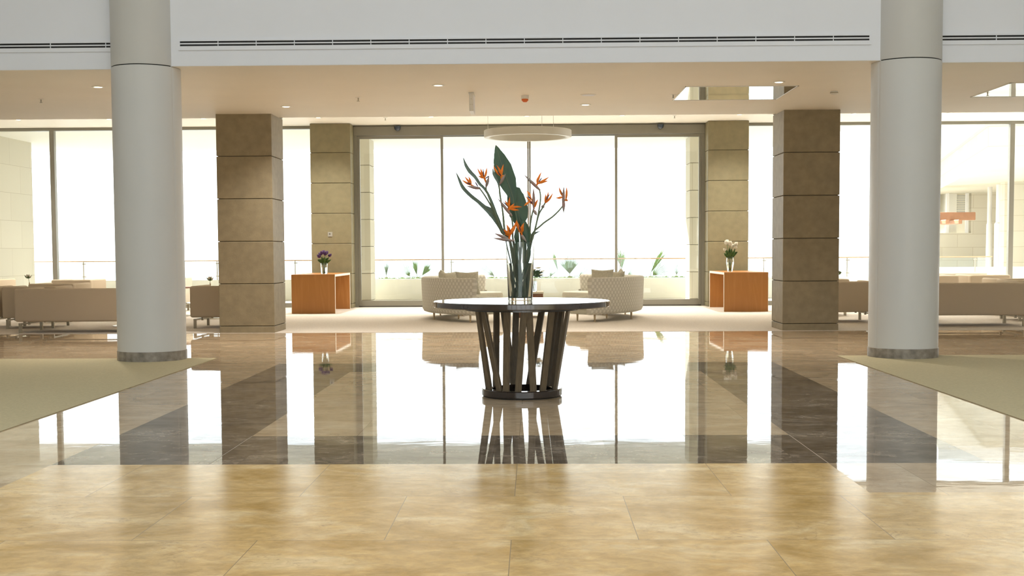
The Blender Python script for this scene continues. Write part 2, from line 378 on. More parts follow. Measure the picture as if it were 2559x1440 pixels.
# ------------------------------------------------------------------ setting: floor
XH = 12.6
fl = MB()
def fbox(mb, x0, x1, y0, y1, z1=0.0, z0=-.12): mb.box(x0, x1, y0, y1, z0, z1)
fbox(fl, -XH, -2.65, 6.1, 6.95); fbox(fl, 1.75, XH, 6.1, 6.95)
fbox(fl, -XH, -2.65, 6.95, 13.3); fbox(fl, 2.65, XH, 6.95, 13.3)
fbox(fl, -1.75, 1.75, 8.03, 12.35); fbox(fl, -XH, XH, 13.3, 18.4)
floor = tag(fl.build('floor', M['marble'], smooth=0), 'polished beige marble floor reflecting the windows', 'floor', kind='structure')
b = MB(); fbox(b, -2.65, -1.75, 6.95, 13.3); fbox(b, 1.75, 2.65, 6.95, 13.3); fbox(b, -1.75, 1.75, 6.95, 8.03); fbox(b, -1.75, 1.75, 12.35, 13.3)
b.build('inlay_band', M['marble_dark'], floor, smooth=0)['label'] = 'dark brown marble band framing the table'
b = MB(); fbox(b, -2.65, 1.75, 6.1, 6.95); fbox(b, -XH, XH, -6, 6.1)
b.build('honed_slabs', M['marble_honed'], floor, smooth=0)['label'] = 'golden honed marble slabs without mirror polish'
b = MB()
for s in (-1, 1): b.box(s*1.75-.002, s*1.75+.002, 6.95, 8.03, -.01, .0004)
b.build('grout_line', M['terrace_grout'], floor, smooth=0)
b = MB(); fbox(b, -XH, -3.51, -6, 14.0, .006, 0.0005)
tag(b.build('floor_carpet', M['carpet'], smooth=0), 'sand coloured carpet field around the left round column', 'carpet', kind='structure')
b = MB(); fbox(b, 3.51, XH, -6, 14.0, .006, 0.0005)
tag(b.build('floor_carpet', M['carpet'], smooth=0), 'sand coloured carpet field around the right round column', 'carpet', kind='structure')
b = MB(); fbox(b, -XH, XH, 18.4, 26.86, .004, -.12)
tag(b.build('floor_carpet', M['carpet_far'], smooth=0), 'pale beige lounge carpet in front of the windows', 'carpet', kind='structure')

# ------------------------------------------------------------------ walls, ceilings
CZ = 3.252; RZ = 3.92
b = MB(); b.box(-4.05, 4.05, 13.71, 14.3, CZ, 8.6); b.box(-XH, -4.05, 13.9, 14.3, CZ, 8.6); b.box(4.05, XH, 13.9, 14.3, CZ, 8.6)
tag(b.build('wall_fascia', M['white_paint'], smooth=0), 'white upper wall with the long slot vents', 'wall', kind='structure')
b = MB(); b.box(-XH, XH, 14.3, 18.95, CZ-.004, 4.2); b.box(-4.05, 4.05, 13.714, 14.3, CZ-.004, CZ-.0005); b.box(-XH, -4.05, 13.904, 14.3, CZ-.004, CZ-.0005); b.box(4.05, XH, 13.904, 14.3, CZ-.004, CZ-.0005)
tag(b.build('ceiling', M['ceiling'], smooth=0), 'low white ceiling with warm light painted in, behind the slot vent wall', 'ceiling', kind='structure')
b = MB(); b.box(-XH, XH, 18.95, 27.0, RZ, 4.2)
tag(b.build('ceiling', M['ceiling'], smooth=0), 'raised white ceiling strip with warm light painted in, over the window lounge', 'ceiling', kind='structure')
for nm, x0, x1 in (('wall_left', -XH-.3, -XH), ('wall_right', XH, XH+.3)):
    b = MB(); b.box(x0, x1, -6, 27.0, -.12, 8.6)
    tag(b.build(nm, M['white_paint'], smooth=0), nm.replace('_', ' on the ').replace('wall on the', 'white wall on the'), 'wall', kind='structure')
SX, SY0, SY1 = 6.7, 1.2, 8.7
b = MB(); b.box(-XH, -SX, -6, 14.0, 8.6, 8.9); b.box(SX, XH, -6, 14.0, 8.6, 8.9); b.box(-SX, SX, -6, SY0, 8.6, 8.9); b.box(-SX, SX, SY1, 14.0, 8.6, 8.9)
tag(b.build('ceiling', M['white_paint'], smooth=0), 'high white ceiling of the entrance hall', 'ceiling', kind='structure')
b = MB()
for i in range(7): x = -SX+i*SX/3; b.box(x-.06, x+.06, SY0, SY1, 8.62, 8.88)
for i in range(5): y = SY0+(SY1-SY0)*i/4; b.box(-SX, SX, y-.06, y+.06, 8.64, 8.86)
w = tag(b.build('window_roof', M['alu'], smooth=0), 'skylight over the entrance hall', 'window', kind='structure')
MB().box(-SX, SX, SY0, SY1, 8.74, 8.76).build('window_glass', M['pane'], w, smooth=0)
# glazed front of the hall, behind the viewpoint
EX, EZ = 5.0, 3.6
b = MB(); b.box(-XH, XH, -6.3, -6, EZ, 8.9); b.box(-XH, XH, -6.3, -6, -.12, .02); b.box(-XH, -EX, -6.3, -6, .02, EZ); b.box(EX, XH, -6.3, -6, .02, EZ)
tag(b.build('wall_back', M['white_paint'], smooth=0), 'white wall around the hall entrance', 'wall', kind='structure')
b = MB()
for i in range(7):
    x = -EX+i*EX/3; b.box(x-.06, x+.06, -6.25, -6.05, .02, EZ)
w = tag(b.build('window_back', M['alu'], smooth=0), 'tall glazed entrance front of the hall', 'window', kind='structure')
b = MB(); b.box(-EX, EX, -6.16, -6.14, .02, EZ); b.build('window_glass', M['pane'], w, smooth=0)

# round columns
def round_column(x, sgn, side):
    t = thing('column', 'white round column standing on the %s carpet' % side, 'column', (x, 13.88, 0), kind='structure')
    seg = 144
    a_seam = R(-90) + sgn*R(64)
    ks = int(round((a_seam % (2*math.pi))/(2*math.pi)*seg)) % seg
    notch = lambda k: .985 if k == ks else 1.0
    MB().lathe([(0, .112), (.375, .112), (.375, 3.243), (.37, 3.246), (0, 3.246)], seg=seg, rad_fn=notch).build('shaft', M['column_paint'], t)
    MB().lathe([(.364, 3.246), (.364, 3.256)], seg=96).build('shadow_gap', M['black'], t)
    MB().lathe([(0, 3.256), (.372, 3.256), (.374, 3.26), (.374, 8.6), (0, 8.6)], seg=96).build('upper_shaft', M['column_paint'], t)
    MB().lathe([(0, .006), (.381, .006), (.381, .108), (.376, .112), (0, .112)], seg=96).build('skirting', M['skirt'], t)['label'] = 'grey marble skirting ring'
round_column(-4.21, 1, 'left'); round_column(4.21, -1, 'right')

# coursed stone piers
def courses(x0, x1, y0, y1, zs, ztop, mat, label, name='column'):
    b = MB(); z = 0.0
    for zj in list(zs)+[ztop]:
        b.box(x0, x1, y0, y1, z+(.004 if z > 0 else 0), min(zj, ztop)-.004, bev=.006, seg=1); z = zj
        if zj >= ztop: break
    o = tag(b.build(name, mat, smooth=0), label, 'column', kind='structure')
    MB().box(x0+.02, x1-.02, y0+.02, y1-.02, 0, ztop).build('joint_core', M['stone_joint'], o, smooth=0)
    return o
zs = [.105+.631*i for i in range(0, 9)]
courses(-4.60, -3.775, 18.41, 19.25, zs, RZ, M['stone'], 'taupe square stone column left of the dark marble frame')
courses(3.775, 4.60, 18.41, 19.25, zs, RZ, M['stone'], 'taupe square stone column right of the dark marble frame')
zp = [.10+.641*i for i in range(0, 9)]
courses(-4.63, -3.775, 26.35, 27.3, zp, RZ, M['stone_gold'], 'golden stone pier behind the purple flowers', 'wall_pier')
courses(3.775, 4.63, 26.35, 27.3, zp, RZ, M['stone_gold'], 'golden stone pier behind the white flowers', 'wall_pier')

# windows
DY = 26.9
def window(name, x0, x1, mull, label):
    b = MB(); b.box(x0, x1, DY-.05, DY+.07, 3.855, RZ); b.box(x0, x1, DY-.05, DY+.07, 0, .1)
    for m in mull: b.box(m-.05, m+.05, DY-.05, DY+.07, .1, 3.855, bev=.004, seg=1)
    w = tag(b.build(name, M['alu'], smooth=0), label, 'window', kind='structure')
    MB().box(x0, x1, DY+.004, DY+.016, .1, 3.855).build('window_glass', M['pane'], w, smooth=0)
window('window_1', -XH, -4.63, (-10.33, -7.75, -5.6), 'tall lounge glazing left of the golden piers')
window('window_2', 4.63, XH, (10.33, 7.75, 5.6), 'tall lounge glazing right of the golden piers')
# sliding door front
d = thing('door_1', 'wide four panel sliding glass door to the terrace', 'door', (0, DY, 0), kind='structure')
b = MB(); b.box(-3.775, 3.775, -.10, .12, 3.695, 3.895, bev=.006, seg=1); b.box(-3.775, 3.775, -.06, .12, 3.895, 3.92)
b.build('header', M['alu'], d, smooth=0)
b = MB(); b.box(-3.775, -3.70, -.09, .12, 0, 3.695); b.box(3.70, 3.775, -.09, .12, 0, 3.695)
b.build('jamb', M['alu'], d, smooth=0)
MB().box(-3.7, 3.7, -.08, .12, 0, .03).build('threshold', M['alu_dark'], d, smooth=0)
for i, (x0, x1) in enumerate(((-3.70, -1.845), (-1.9, -.002), (.002, 1.9), (1.845, 3.70))):
    yy = -.045 if i in (0, 3) else .015
    b = MB(); sw = .055 if i in (0, 3) else .036
    b.box(x0, x0+sw, yy-.03, yy+.03, .03, 3.69, bev=.003, seg=1); b.box(x1-sw, x1, yy-.03, yy+.03, .03, 3.69, bev=.003, seg=1)
    b.box(x0+sw, x1-sw, yy-.03, yy+.03, 3.63 if i in (0, 3) else 3.67, 3.69); b.box(x0+sw, x1-sw, yy-.03, yy+.03, .03, .145)
    lf = b.build('door_leaf', M['alu'], d, smooth=0)
    MB().box(x0+sw, x1-sw, yy-.006, yy+.006, .145, 3.63 if i in (0, 3) else 3.67).build('door_glass', M['pane'], lf, smooth=0)
for s, wd in ((-1, 'left'), (1, 'right')):
    b = MB()
    b.lathe([(0, -.085), (.03, -.08), (.055, -.06), (.067, -.03), (.07, 0), (.07, .012), (0, .012)], seg=32)
    o = b.build('motion_sensor', M['sensor'], None, loc=(s*2.815, DY-.165, 3.875))
    tag(o, 'dark dome motion sensor over the %s door panel' % wd, 'sensor', 'dome sensors above the sliding door')
    MB().box(-.03, .03, 0, .07, 0, .015).build('bracket', M['alu_dark'], o, smooth=0)

# ------------------------------------------------------------------ slot vents in the upper wall
def slot_vent(x0, x1, y, z0, z1, label, step):
    t = thing('slot_vent', label, 'air vent', ((x0+x1)/2, y, z0), group='slot vents along the upper wall')
    L = (x1-x0)/2; h = z1-z0
    MB().box(-L, L, -.004, .0, 0, h).build('backing', M['black'], t, smooth=0)  # flush black strip, painted in place of the shade inside the slots
    b = MB(); b.box(-L-.02, L+.02, -.012, 0, h, h+.02); b.box(-L, L, -.012, -.004, h*.36, h*.62); b.box(-L-.02, L+.02, -.012, 0, -.045, 0)
    b.box(-L-.02, -L, -.012, 0, 0, h); b.box(L, L+.02, -.012, 0, 0, h)
    b.build('frame', M['white_paint'], t, smooth=0)
    n = int(2*L/step)
    for i in range(1, n+1):
        x = -L+i*step
        if x < L-.02: MB().box(x-.004, x+.004, -.011, -.004, 0, h).build('divider', M['white_paint'], t, smooth=0)
slot_vent(-3.775, 3.755, 13.71, 3.467, 3.52, 'longest slot vent, on the upper wall between the round columns', .42)
slot_vent(-9.0, -4.60, 13.9, 3.49, 3.543, 'slot vent on the upper wall left of the left round column', .62)
slot_vent(4.575, 9.0, 13.9, 3.49, 3.543, 'slot vent on the upper wall right of the right round column', .62)

# ------------------------------------------------------------------ ceiling fittings
def downlight(x, y, z, label, r=.075):
    t = thing('downlight', label, 'ceiling light', (x, y, z), group='recessed downlights')
    MB().lathe([(r*.66, -.001), (r*.7, -.012), (r, -.012), (r*1.02, -.004), (r*1.02, 0), (r*.66, 0), (r*.66, -.001)], seg=32).build('trim_ring', M['white_metal'], t)
    MB().lathe([(0, -.016), (r*.45, -.014), (r*.66, -.008), (r*.66, -.001), (0, -.001)], seg=24).build('lamp', M['lamp_glow'], t)
    return t
for x, y, lb in ((-5.25, 15.3, 'round downlight beside the left round column, in the low ceiling'), (-3.37, 17.5, 'round downlight just right of the left taupe stone column'),
                 (-1.07, 15.4, 'round downlight left of the hanging sign blade, in the low ceiling'), (.83, 17.55, 'round downlight behind the white speaker disc'),
                 (3.1, 15.35, 'round downlight in front of the larger visible mirror panel')):
    downlight(x, y, CZ, lb)
rl = [(-10.33, 'in the raised ceiling above the left window mullion'), (-8.49, 'in the raised ceiling just left of the left round column'), (-6.57, 'in the raised ceiling between left round and square columns'),
      (-4.24, 'in the raised ceiling above the left golden pier'), (-1.96, 'in the raised ceiling left of the ring pendant'), (-.03, 'in the raised ceiling right above the ring pendant'),
      (1.88, 'in the raised ceiling right of the ring pendant'), (4.23, 'in the raised ceiling above the right golden pier'), (6.52, 'in the raised ceiling between right square and round columns'), (8.43, 'in the raised ceiling just right of the right round column')]
for x, lb in rl: downlight(x, 25.15, RZ, 'small downlight '+lb, .07)
def beam(x, y, z, e):
    l = bpy.data.lights.new('downlight_beam', 'SPOT'); l.energy = e; l.color = (1, .94, .85); l.spot_size = R(125); l.spot_blend = 1; l.shadow_soft_size = .06
    o = bpy.data.objects.new('downlight_beam', l); C.objects.link(o); o.location = (x, y, z-.03)
for x, lb in rl: beam(x, 25.15, RZ, 430)
for x, y in ((-5.25, 15.3), (-3.37, 17.5), (-1.07, 15.4), (.83, 17.55), (3.1, 15.35)): beam(x, y, CZ, 300)
def sprinkler(x, y, z, label):
    t = thing('sprinkler', label, 'sprinkler', (x, y, z), group='ceiling sprinklers')
    MB().lathe([(0, .004), (.042, .004), (.042, -.006), (.012, -.012), (0, -.012)], seg=24).build('rosette', M['white_metal'], t)
    MB().lathe([(.009, -.012), (.007, -.05), (.02, -.053), (.02, -.057), (0, -.057)], seg=16).build('nozzle', M['leg_metal'], t)
sprinkler(-6.42, 16.46, CZ, 'small sprinkler left of the left round column'); sprinkler(-2.22, 16.55, CZ, 'small sprinkler left of the hanging sign blade'); sprinkler(1.94, 16.5, CZ, 'small sprinkler at the left edge of the middle mirror panel')
sprinkler(6.05, 16.5, CZ, 'small sprinkler at the edge of the far right mirror panel')
sprinkler(-2.9, 25.3, RZ, 'small sprinkler in the raised ceiling over the door left half'); sprinkler(2.95, 25.3, RZ, 'small sprinkler in the raised ceiling over the door right half')
t = thing('ceiling_speaker', 'flat round white speaker disc in the low ceiling', 'speaker', (.823, 16.45, CZ))
MB().lathe([(0, -.012), (.09, -.012), (.107, -.006), (.107, 0), (0, 0)], seg=48).build('rim', M['white_metal'], t)
MB().lathe([(0, -.0145), (.082, -.0145), (.082, -.012), (0, -.012)], seg=48).build('grille', M['white_paint'], t)
t = thing('fire_detector', 'white ceiling detector with an orange tip', 'detector', (-.01, 16.5, CZ))
MB().lathe([(0, 0), (.05, 0), (.052, -.045), (.045, -.05), (0, -.05)], seg=32).build('base', M['white_metal'], t)
MB().lathe([(.044, -.05), (.046, -.065), (.025, -.088), (.02, -.09), (0, -.09)], seg=32).build('beacon', M['orange_plastic'], t)['label'] = 'orange beacon'
t = thing('smoke_detector', 'small white smoke detector near the right round column', 'detector', (4.0, 16.3, CZ))
MB().lathe([(0, 0), (.048, 0), (.05, -.02), (.035, -.045), (0, -.048)], seg=32).build('housing', M['white_metal'], t)
MB().lathe([(.04, -.018), (.053, -.02), (.053, -.028), (.04, -.03)], seg=32).build('vent_band', M['leg_metal'], t)
t = thing('hanging_sign', 'narrow white sign blade hanging edge-on from the low ceiling', 'sign', (-.70, 16.1, CZ))
MB().box(-.027, .027, 0, .42, -.245, -.02, bev=.004, seg=1).build('blade', M['white_metal'], t, smooth=0)
MB().box(-.035, .035, .02, .40, -.02, 0).build('mount', M['white_metal'], t, smooth=0)
MB().box(.027, .030, .015, .405, -.235, -.035).build('face', M['white_paint'], t, smooth=0)
for x, z in ((-.012, -.16), (.012, -.16), (0, -.09)): MB().tube([(x, -.001, z), (x, .002, z)], .004, 8).build('screw', M['leg_metal'], t)
for x0, x1, y0, y1, lb in ((2.0, 3.42, 15.7, 17.12, 'square mirror panel in the low ceiling beside the right stone column'), (6.0, 7.45, 15.6, 17.0, 'square mirror panel in the low ceiling right of the right round column')):
    t = thing('ceiling_mirror', lb, 'mirror', ((x0+x1)/2, (y0+y1)/2, CZ), group='mirror panels in the ceiling')
    hx, hy = (x1-x0)/2, (y1-y0)/2
    MB().box(-hx+.015, hx-.015, -hy+.015, hy-.015, -.008, 0).build('mirror_plate', M['mirror_panel'], t, smooth=0)
    b = MB(); b.box(-hx, hx, -hy, -hy+.015, -.012, 0); b.box(-hx, hx, hy-.015, hy, -.012, 0); b.box(-hx, -hx+.015, -hy, hy, -.012, 0); b.box(hx-.015, hx, -hy, hy, -.012, 0)
    b.build('frame', M['white_metal'], t, smooth=0)

# ring pendant
t = thing('ring_pendant', 'large cream ring pendant lamp hanging before the sliding door', 'pendant lamp', (0, 22, 0))
MB().lathe([(.765, 3.197), (.77, 3.205), (.77, 3.315), (.762, 3.323), (.672, 3.323), (.665, 3.315), (.665, 3.205), (.67, 3.197), (.765, 3.197)], seg=128).build('ring', M['pend'], t)
MB().lathe([(.745, 3.194), (.745, 3.1975), (.69, 3.1975), (.69, 3.194), (.745, 3.194)], seg=128).build('diffuser', M['white_metal'], t)
for a in (50, 170, 290):
    x, y = .717*math.cos(R(a)), .717*math.sin(R(a))
    MB().cyl(x, y, 3.32, RZ, .0035, 8).build('cable', M['white_metal'], t)
MB().box(-.03, .03, -.665, -.60, 3.21, 3.25).build('driver_box', M['white_metal'], t, smooth=0)

# ------------------------------------------------------------------ centre table
TX, TY = -.005, 10.27
t = thing('round_table', 'dark round pedestal table with slatted drum base in the hall centre', 'table', (TX, TY, 0))
MB().lathe([(0, .742), (.722, .742), (.73, .748), (.73, .784), (.724, .79), (0, .79)], seg=160).build('tabletop', M['espresso_top'], t)['label'] = 'round glossy espresso top'
MB().lathe([(0, .715), (.47, .715), (.47, .742), (0, .742)], seg=96).build('sub_top', M['espresso'], t)
MB().lathe([(.252, .008), (.325, .008), (.332, .014), (.332, .06), (.326, .066), (.258, .066), (.252, .06), (.252, .008)], seg=128).build('base_ring', M['espresso'], t)
MB().lathe([(0, 0), (.322, 0), (.322, .009), (0, .009)], seg=96).build('plinth', M['black'], t)
RB, RT = .288, .405
front = [(-.305, -.18), (-.111, -.125), (.0226, -.028), (.064, .0945), (.244, .17), (-.352, -.262), (.382, .275)]
back = [(-.217, -.222), (-.162, -.074), (-.051, -.07), (.175, .06), (.30, .22), (.345, .262), (-.375, -.285)]
def angs(l, sg):
    o = []
    for xt, xb in l:
        at = math.asin(max(-.999, min(.999, xt/RT))); ab = math.asin(max(-.999, min(.999, xb/RB)))
        o.append((at, ab) if sg < 0 else (math.pi-at, math.pi-ab))
    return o
for at, ab in angs(front, -1)+angs(back, 1):
    pt = Vector((RT*math.sin(at), -RT*math.cos(at), .72)); pb = Vector((RB*math.sin(ab), -RB*math.cos(ab), .062))
    zax = (pt-pb).normalized(); rad = Vector((pt.x+pb.x, pt.y+pb.y, 0)).normalized()
    tx = rad.cross(zax).normalized(); yx = zax.cross(tx)
    Mx = Matrix(((tx.x, yx.x, zax.x, pb.x), (tx.y, yx.y, zax.y, pb.y), (tx.z, yx.z, zax.z, pb.z), (0, 0, 0, 1)))
    MB().box(-.027, .027, -.013, .013, -.004, (pt-pb).length+.004, bev=.003, seg=1, M=Mx).build('slat', M['slat'], t, smooth=0)

# ------------------------------------------------------------------ tall vase and its flowers
VX, VY, VZ = -.015, TY, .7905
t = thing('tall_vase', 'tall clear glass vase on the round table, half full of water', 'vase', (VX, VY, VZ))
MB().lathe([(0, 0), (.098, 0), (.101, .004), (.1185, .484), (.1165, .486), (.1145, .484), (.0975, .032), (.09, .026), (0, .026)], seg=96).build('vase_body', M['glass'], t)
MB().lathe([(0, .0255), (.0905, .0255), (.0982, .034), (.1088, .309), (.1088, .311), (0, .311)], seg=96).build('water', M['water'], t)['label'] = 'clear water'
STEMS = [
 ('lowest of the left flower heads, pointing left', [(-0.151, 0.563), (-0.204, 0.697), (-0.237, 0.781), (-0.294, 0.877), (-0.339, 0.939)], 0.02,
  [((-0.327, 0.927), (-0.441, 0.95))],
  [((-0.399, 0.957), (-0.479, 1.002)), ((-0.401, 0.959), (-0.423, 1.029)), ((-0.401, 0.957), (-0.456, 1.029)), ((-0.403, 0.96), (-0.45, 0.978))],
  [((-0.402, 0.966), (-0.444, 0.975)), ((-0.345, 0.942), (-0.371, 0.99))]),
 ('upper of the two left flower heads, petals fanned upward', [(-0.142, 0.566), (-0.204, 0.727), (-0.257, 0.859), (-0.275, 0.912), (-0.277, 0.948)], -0.01,
  [((-0.277, 0.939), (-0.251, 1.029))],
  [((-0.291, 1.008), (-0.347, 1.095)), ((-0.291, 1.008), (-0.27, 1.101)), ((-0.294, 1.011), (-0.341, 1.029)), ((-0.288, 1.014), (-0.324, 1.098))],
  [((-0.294, 1.02), (-0.301, 1.095)), ((-0.282, 1.008), (-0.246, 1.032))]),
 ('orange head in front of the broad leaf tip', [(-0.121, 0.566), (-0.136, 0.703), (-0.151, 0.805), (-0.164, 0.883), (-0.167, 0.957)], -0.06,
  [((-0.16, 0.96), (-0.114, 1.043))],
  [((-0.151, 1.023), (-0.215, 1.114)), ((-0.151, 1.023), (-0.188, 1.114)), ((-0.149, 1.025), (-0.131, 1.122)), ((-0.151, 1.02), (-0.118, 1.032))],
  [((-0.151, 1.026), (-0.18, 1.062))]),
 ('orange head low in front of the broad leaf stalk', [(-0.055, 0.482), (-0.058, 0.614), (-0.066, 0.679), (-0.073, 0.721)], -0.09,
  [((-0.066, 0.697), (-0.18, 0.844))],
  [((-0.088, 0.766), (-0.121, 0.826)), ((-0.088, 0.766), (-0.081, 0.852)), ((-0.085, 0.763), (-0.044, 0.8)), ((-0.085, 0.76), (0.02, 0.769)), ((-0.085, 0.757), (-0.004, 0.745))],
  [((-0.091, 0.769), (-0.142, 0.82))]),
 ('largest orange head just above the vase rim', [(-0.037, 0.435), (-0.043, 0.464), (-0.055, 0.506)], -0.11,
  [((-0.046, 0.494), (-0.222, 0.517)), ((-0.085, 0.506), (-0.21, 0.557))],
  [((-0.085, 0.542), (-0.108, 0.629)), ((-0.082, 0.542), (-0.026, 0.659)), ((-0.085, 0.542), (-0.133, 0.587)), ((-0.079, 0.539), (-0.049, 0.614)), ((-0.085, 0.542), (-0.124, 0.554))],
  [((-0.085, 0.548), (-0.136, 0.563)), ((-0.082, 0.554), (-0.082, 0.608))]),
 ('small orange head above the vase rim at right of centre', [(0.026, 0.435), (0.02, 0.506), (0.012, 0.545)], -0.1,
  [((0.008, 0.547), (0.054, 0.485))],
  [((0.012, 0.557), (-0.029, 0.666)), ((0.014, 0.557), (0.035, 0.641)), ((0.012, 0.557), (-0.007, 0.614)), ((0.014, 0.56), (0.026, 0.614))],
  [((0.011, 0.563), (-0.01, 0.626))]),
 ('tall right flower head, beak pointing up left', [(0.098, 0.5), (0.119, 0.56), (0.151, 0.709), (0.171, 0.841), (0.163, 0.912)], 0.0,
  [((0.168, 0.909), (0.035, 1.039))],
  [((0.145, 0.966), (0.182, 1.063)), ((0.148, 0.967), (0.245, 1.021)), ((0.148, 0.963), (0.235, 0.984)), ((0.145, 0.966), (0.151, 1.02))],
  [((0.157, 0.978), (0.187, 1.017)), ((0.169, 0.966), (0.226, 0.99))]),
 ('closed orange head without beak at right', [(0.101, 0.503), (0.121, 0.578), (0.157, 0.712), (0.191, 0.772), (0.208, 0.808)], 0.05,
  [((0.184, 0.766), (0.201, 0.793))],
  [((0.208, 0.805), (0.236, 0.904)), ((0.209, 0.805), (0.275, 0.893)), ((0.208, 0.806), (0.214, 0.883))],
  [((0.214, 0.823), (0.251, 0.889))]),
 ('farthest right flower head on a bowed stalk', [(0.098, 0.497), (0.169, 0.617), (0.268, 0.691), (0.322, 0.742), (0.355, 0.781)], 0.03,
  [((0.358, 0.775), (0.364, 0.945)), ((0.362, 0.835), (0.361, 0.721))],
  [((0.355, 0.856), (0.295, 0.847)), ((0.355, 0.859), (0.323, 0.936)), ((0.379, 0.829), (0.385, 0.939)), ((0.376, 0.835), (0.4, 0.823))],
  [((0.352, 0.871), (0.337, 0.912))]),
 ('orange head right of the broad leaf, on a thin dark stalk', [(0.08, 0.5), (0.078, 0.566), (0.092, 0.668), (0.105, 0.727), (0.116, 0.76)], -0.03,
  [((0.116, 0.751), (0.113, 0.93)), ((0.116, 0.745), (0.141, 0.7))],
  [((0.107, 0.79), (0.047, 0.862)), ((0.124, 0.769), (0.152, 0.836)), ((0.077, 0.814), (0.034, 0.78)), ((0.089, 0.85), (0.056, 0.907))],
  [((0.101, 0.799), (0.086, 0.823)), ((0.089, 0.841), (0.065, 0.859))]),
]
LEAVES = [
 ('broad dark green paddle leaf, tallest in the vase', [(-0.013, 0.5), (-0.022, 0.644), (-0.043, 0.763), (-0.068, 0.889), (-0.103, 0.99), (-0.142, 1.104), (-0.169, 1.193), (-0.197, 1.286)], [0.0072, 0.0084, 0.0084, 0.0448, 0.0747, 0.0747, 0.0478, 0.0], 0.04),
 ('second dark broad leaf folded below the tallest leaf', [(0.011, 0.5), (-0.001, 0.626), (-0.007, 0.679), (-0.016, 0.745), (-0.031, 0.817), (-0.037, 0.889), (-0.025, 0.942)], [0.0096, 0.0359, 0.0688, 0.0837, 0.0807, 0.0658, 0.0239], 0.08),
 ('long narrow leaf sweeping to the far left', [(-0.109, 0.482), (-0.145, 0.575), (-0.189, 0.662), (-0.231, 0.727), (-0.294, 0.775), (-0.348, 0.823), (-0.411, 0.874), (-0.471, 0.939), (-0.503, 1.008), (-0.529, 1.068)], [0.0084, 0.0132, 0.0251, 0.0347, 0.0179, 0.0144, 0.0144, 0.0144, 0.0096, 0.0], 0.05),
 ('narrow leaf rising between the two left flower heads', [(-0.103, 0.482), (-0.151, 0.596), (-0.204, 0.751), (-0.249, 0.859), (-0.294, 0.93), (-0.33, 0.966), (-0.366, 1.02), (-0.411, 1.068), (-0.444, 1.122), (-0.465, 1.187)], [0.006, 0.0072, 0.0072, 0.0084, 0.0108, 0.012, 0.0132, 0.0155, 0.012, 0.0], 0.0),
 ('short curled leaf beside the flower head at the leaf tip', [(-0.118, 0.506), (-0.142, 0.727), (-0.161, 0.883), (-0.175, 0.966), (-0.201, 1.02), (-0.215, 1.05), (-0.219, 1.095)], [0.0048, 0.0048, 0.0048, 0.0084, 0.012, 0.0096, 0.0], -0.04),
 ('short upright blade in the middle of the rim', [(-0.028, 0.345), (-0.029, 0.464), (-0.029, 0.53), (-0.028, 0.608)], [0.0203, 0.0215, 0.0203, 0.0], -0.1),
 ('dark blade at right of the rim', [(0.077, 0.345), (0.074, 0.476), (0.059, 0.566), (0.035, 0.644), (0.02, 0.659)], [0.0179, 0.0251, 0.0269, 0.0179, 0.0], -0.06),
 ('thin pale blade behind the low orange flowers', [(0.041, 0.405), (0.035, 0.584), (0.014, 0.65), (-0.006, 0.7)], [0.0132, 0.0155, 0.0132, 0.0], 0.06),
 ('small bract leaf pointing right over the rim', [(0.086, 0.452), (0.089, 0.524), (0.119, 0.554), (0.168, 0.575)], [0.006, 0.0144, 0.0096, 0.0], 0.04),
]

def vpt(p, d):  return Vector((p[0], d, p[1]))
def spindle(mb, a, b, w, seg=8, curve=0.0, flat=1.0):
    a, b = Vector(a), Vector(b); n = 7; pts = []; rr = []
    side = (b-a).cross(Vector((0, 1, 0)))
    for i in range(n):
        u = i/(n-1); p = a.lerp(b, u) + side*(curve*math.sin(math.pi*u)); pts.append(p)
        rr.append(w*(math.sin(math.pi*min(1, .12+.88*u)**.9)) if u < 1 else .0004)
    rr[0] = w*.45
    mb.tube(pts, rr, seg, flat=flat)
def in_vase(p0, d, k, n):
    """points that lead from the rim down to the vase floor"""
    a = 2.399*k; rr = .014+.036*((k*37) % 10)/10
    return Vector((rr*math.cos(a)*1.15, rr*math.sin(a), .034))
def rim_fit(p, d):
    """pull a point lower than the rim inside the glass"""
    r = .086 if p.z < .5 else 9
    q = Vector(p)
    h = math.hypot(q.x, q.y)
    if h > r: q.x *= r/h; q.y *= r/h
    return q
def stalk_path(pl, d, k):
    top = [vpt(p, d*min(1, .3+max(0, p[1]-.3))*1.0) for p in pl]
    top = [rim_fit(p, d) for p in top]
    bot = in_vase(pl[0], d, k, 0)
    # where the line crosses the rim keep it inside the glass
    first = top[0]
    if first.z > .5:
        u = (.485-.034)/(first.z-.034); q = bot.lerp(first, u); h = math.hypot(q.x, q.y)
        if h > .082: q.x *= .082/h; q.y *= .082/h
        return [bot, q]+top
    return [bot]+top
def smooth_path(pts, sub=4):
    P = []; n = len(pts)
    for i in range(n-1):
        p0, p1, p2, p3 = pts[max(i-1, 0)], pts[i], pts[i+1], pts[min(i+2, n-1)]
        for k in range(sub):
            u = k/sub; P.append(.5*((2*p1)+(p2-p0)*u+(2*p0-5*p1+4*p2-p3)*u*u+(3*p1-p0-3*p2+p3)*u**3))
    return P+[pts[-1]]
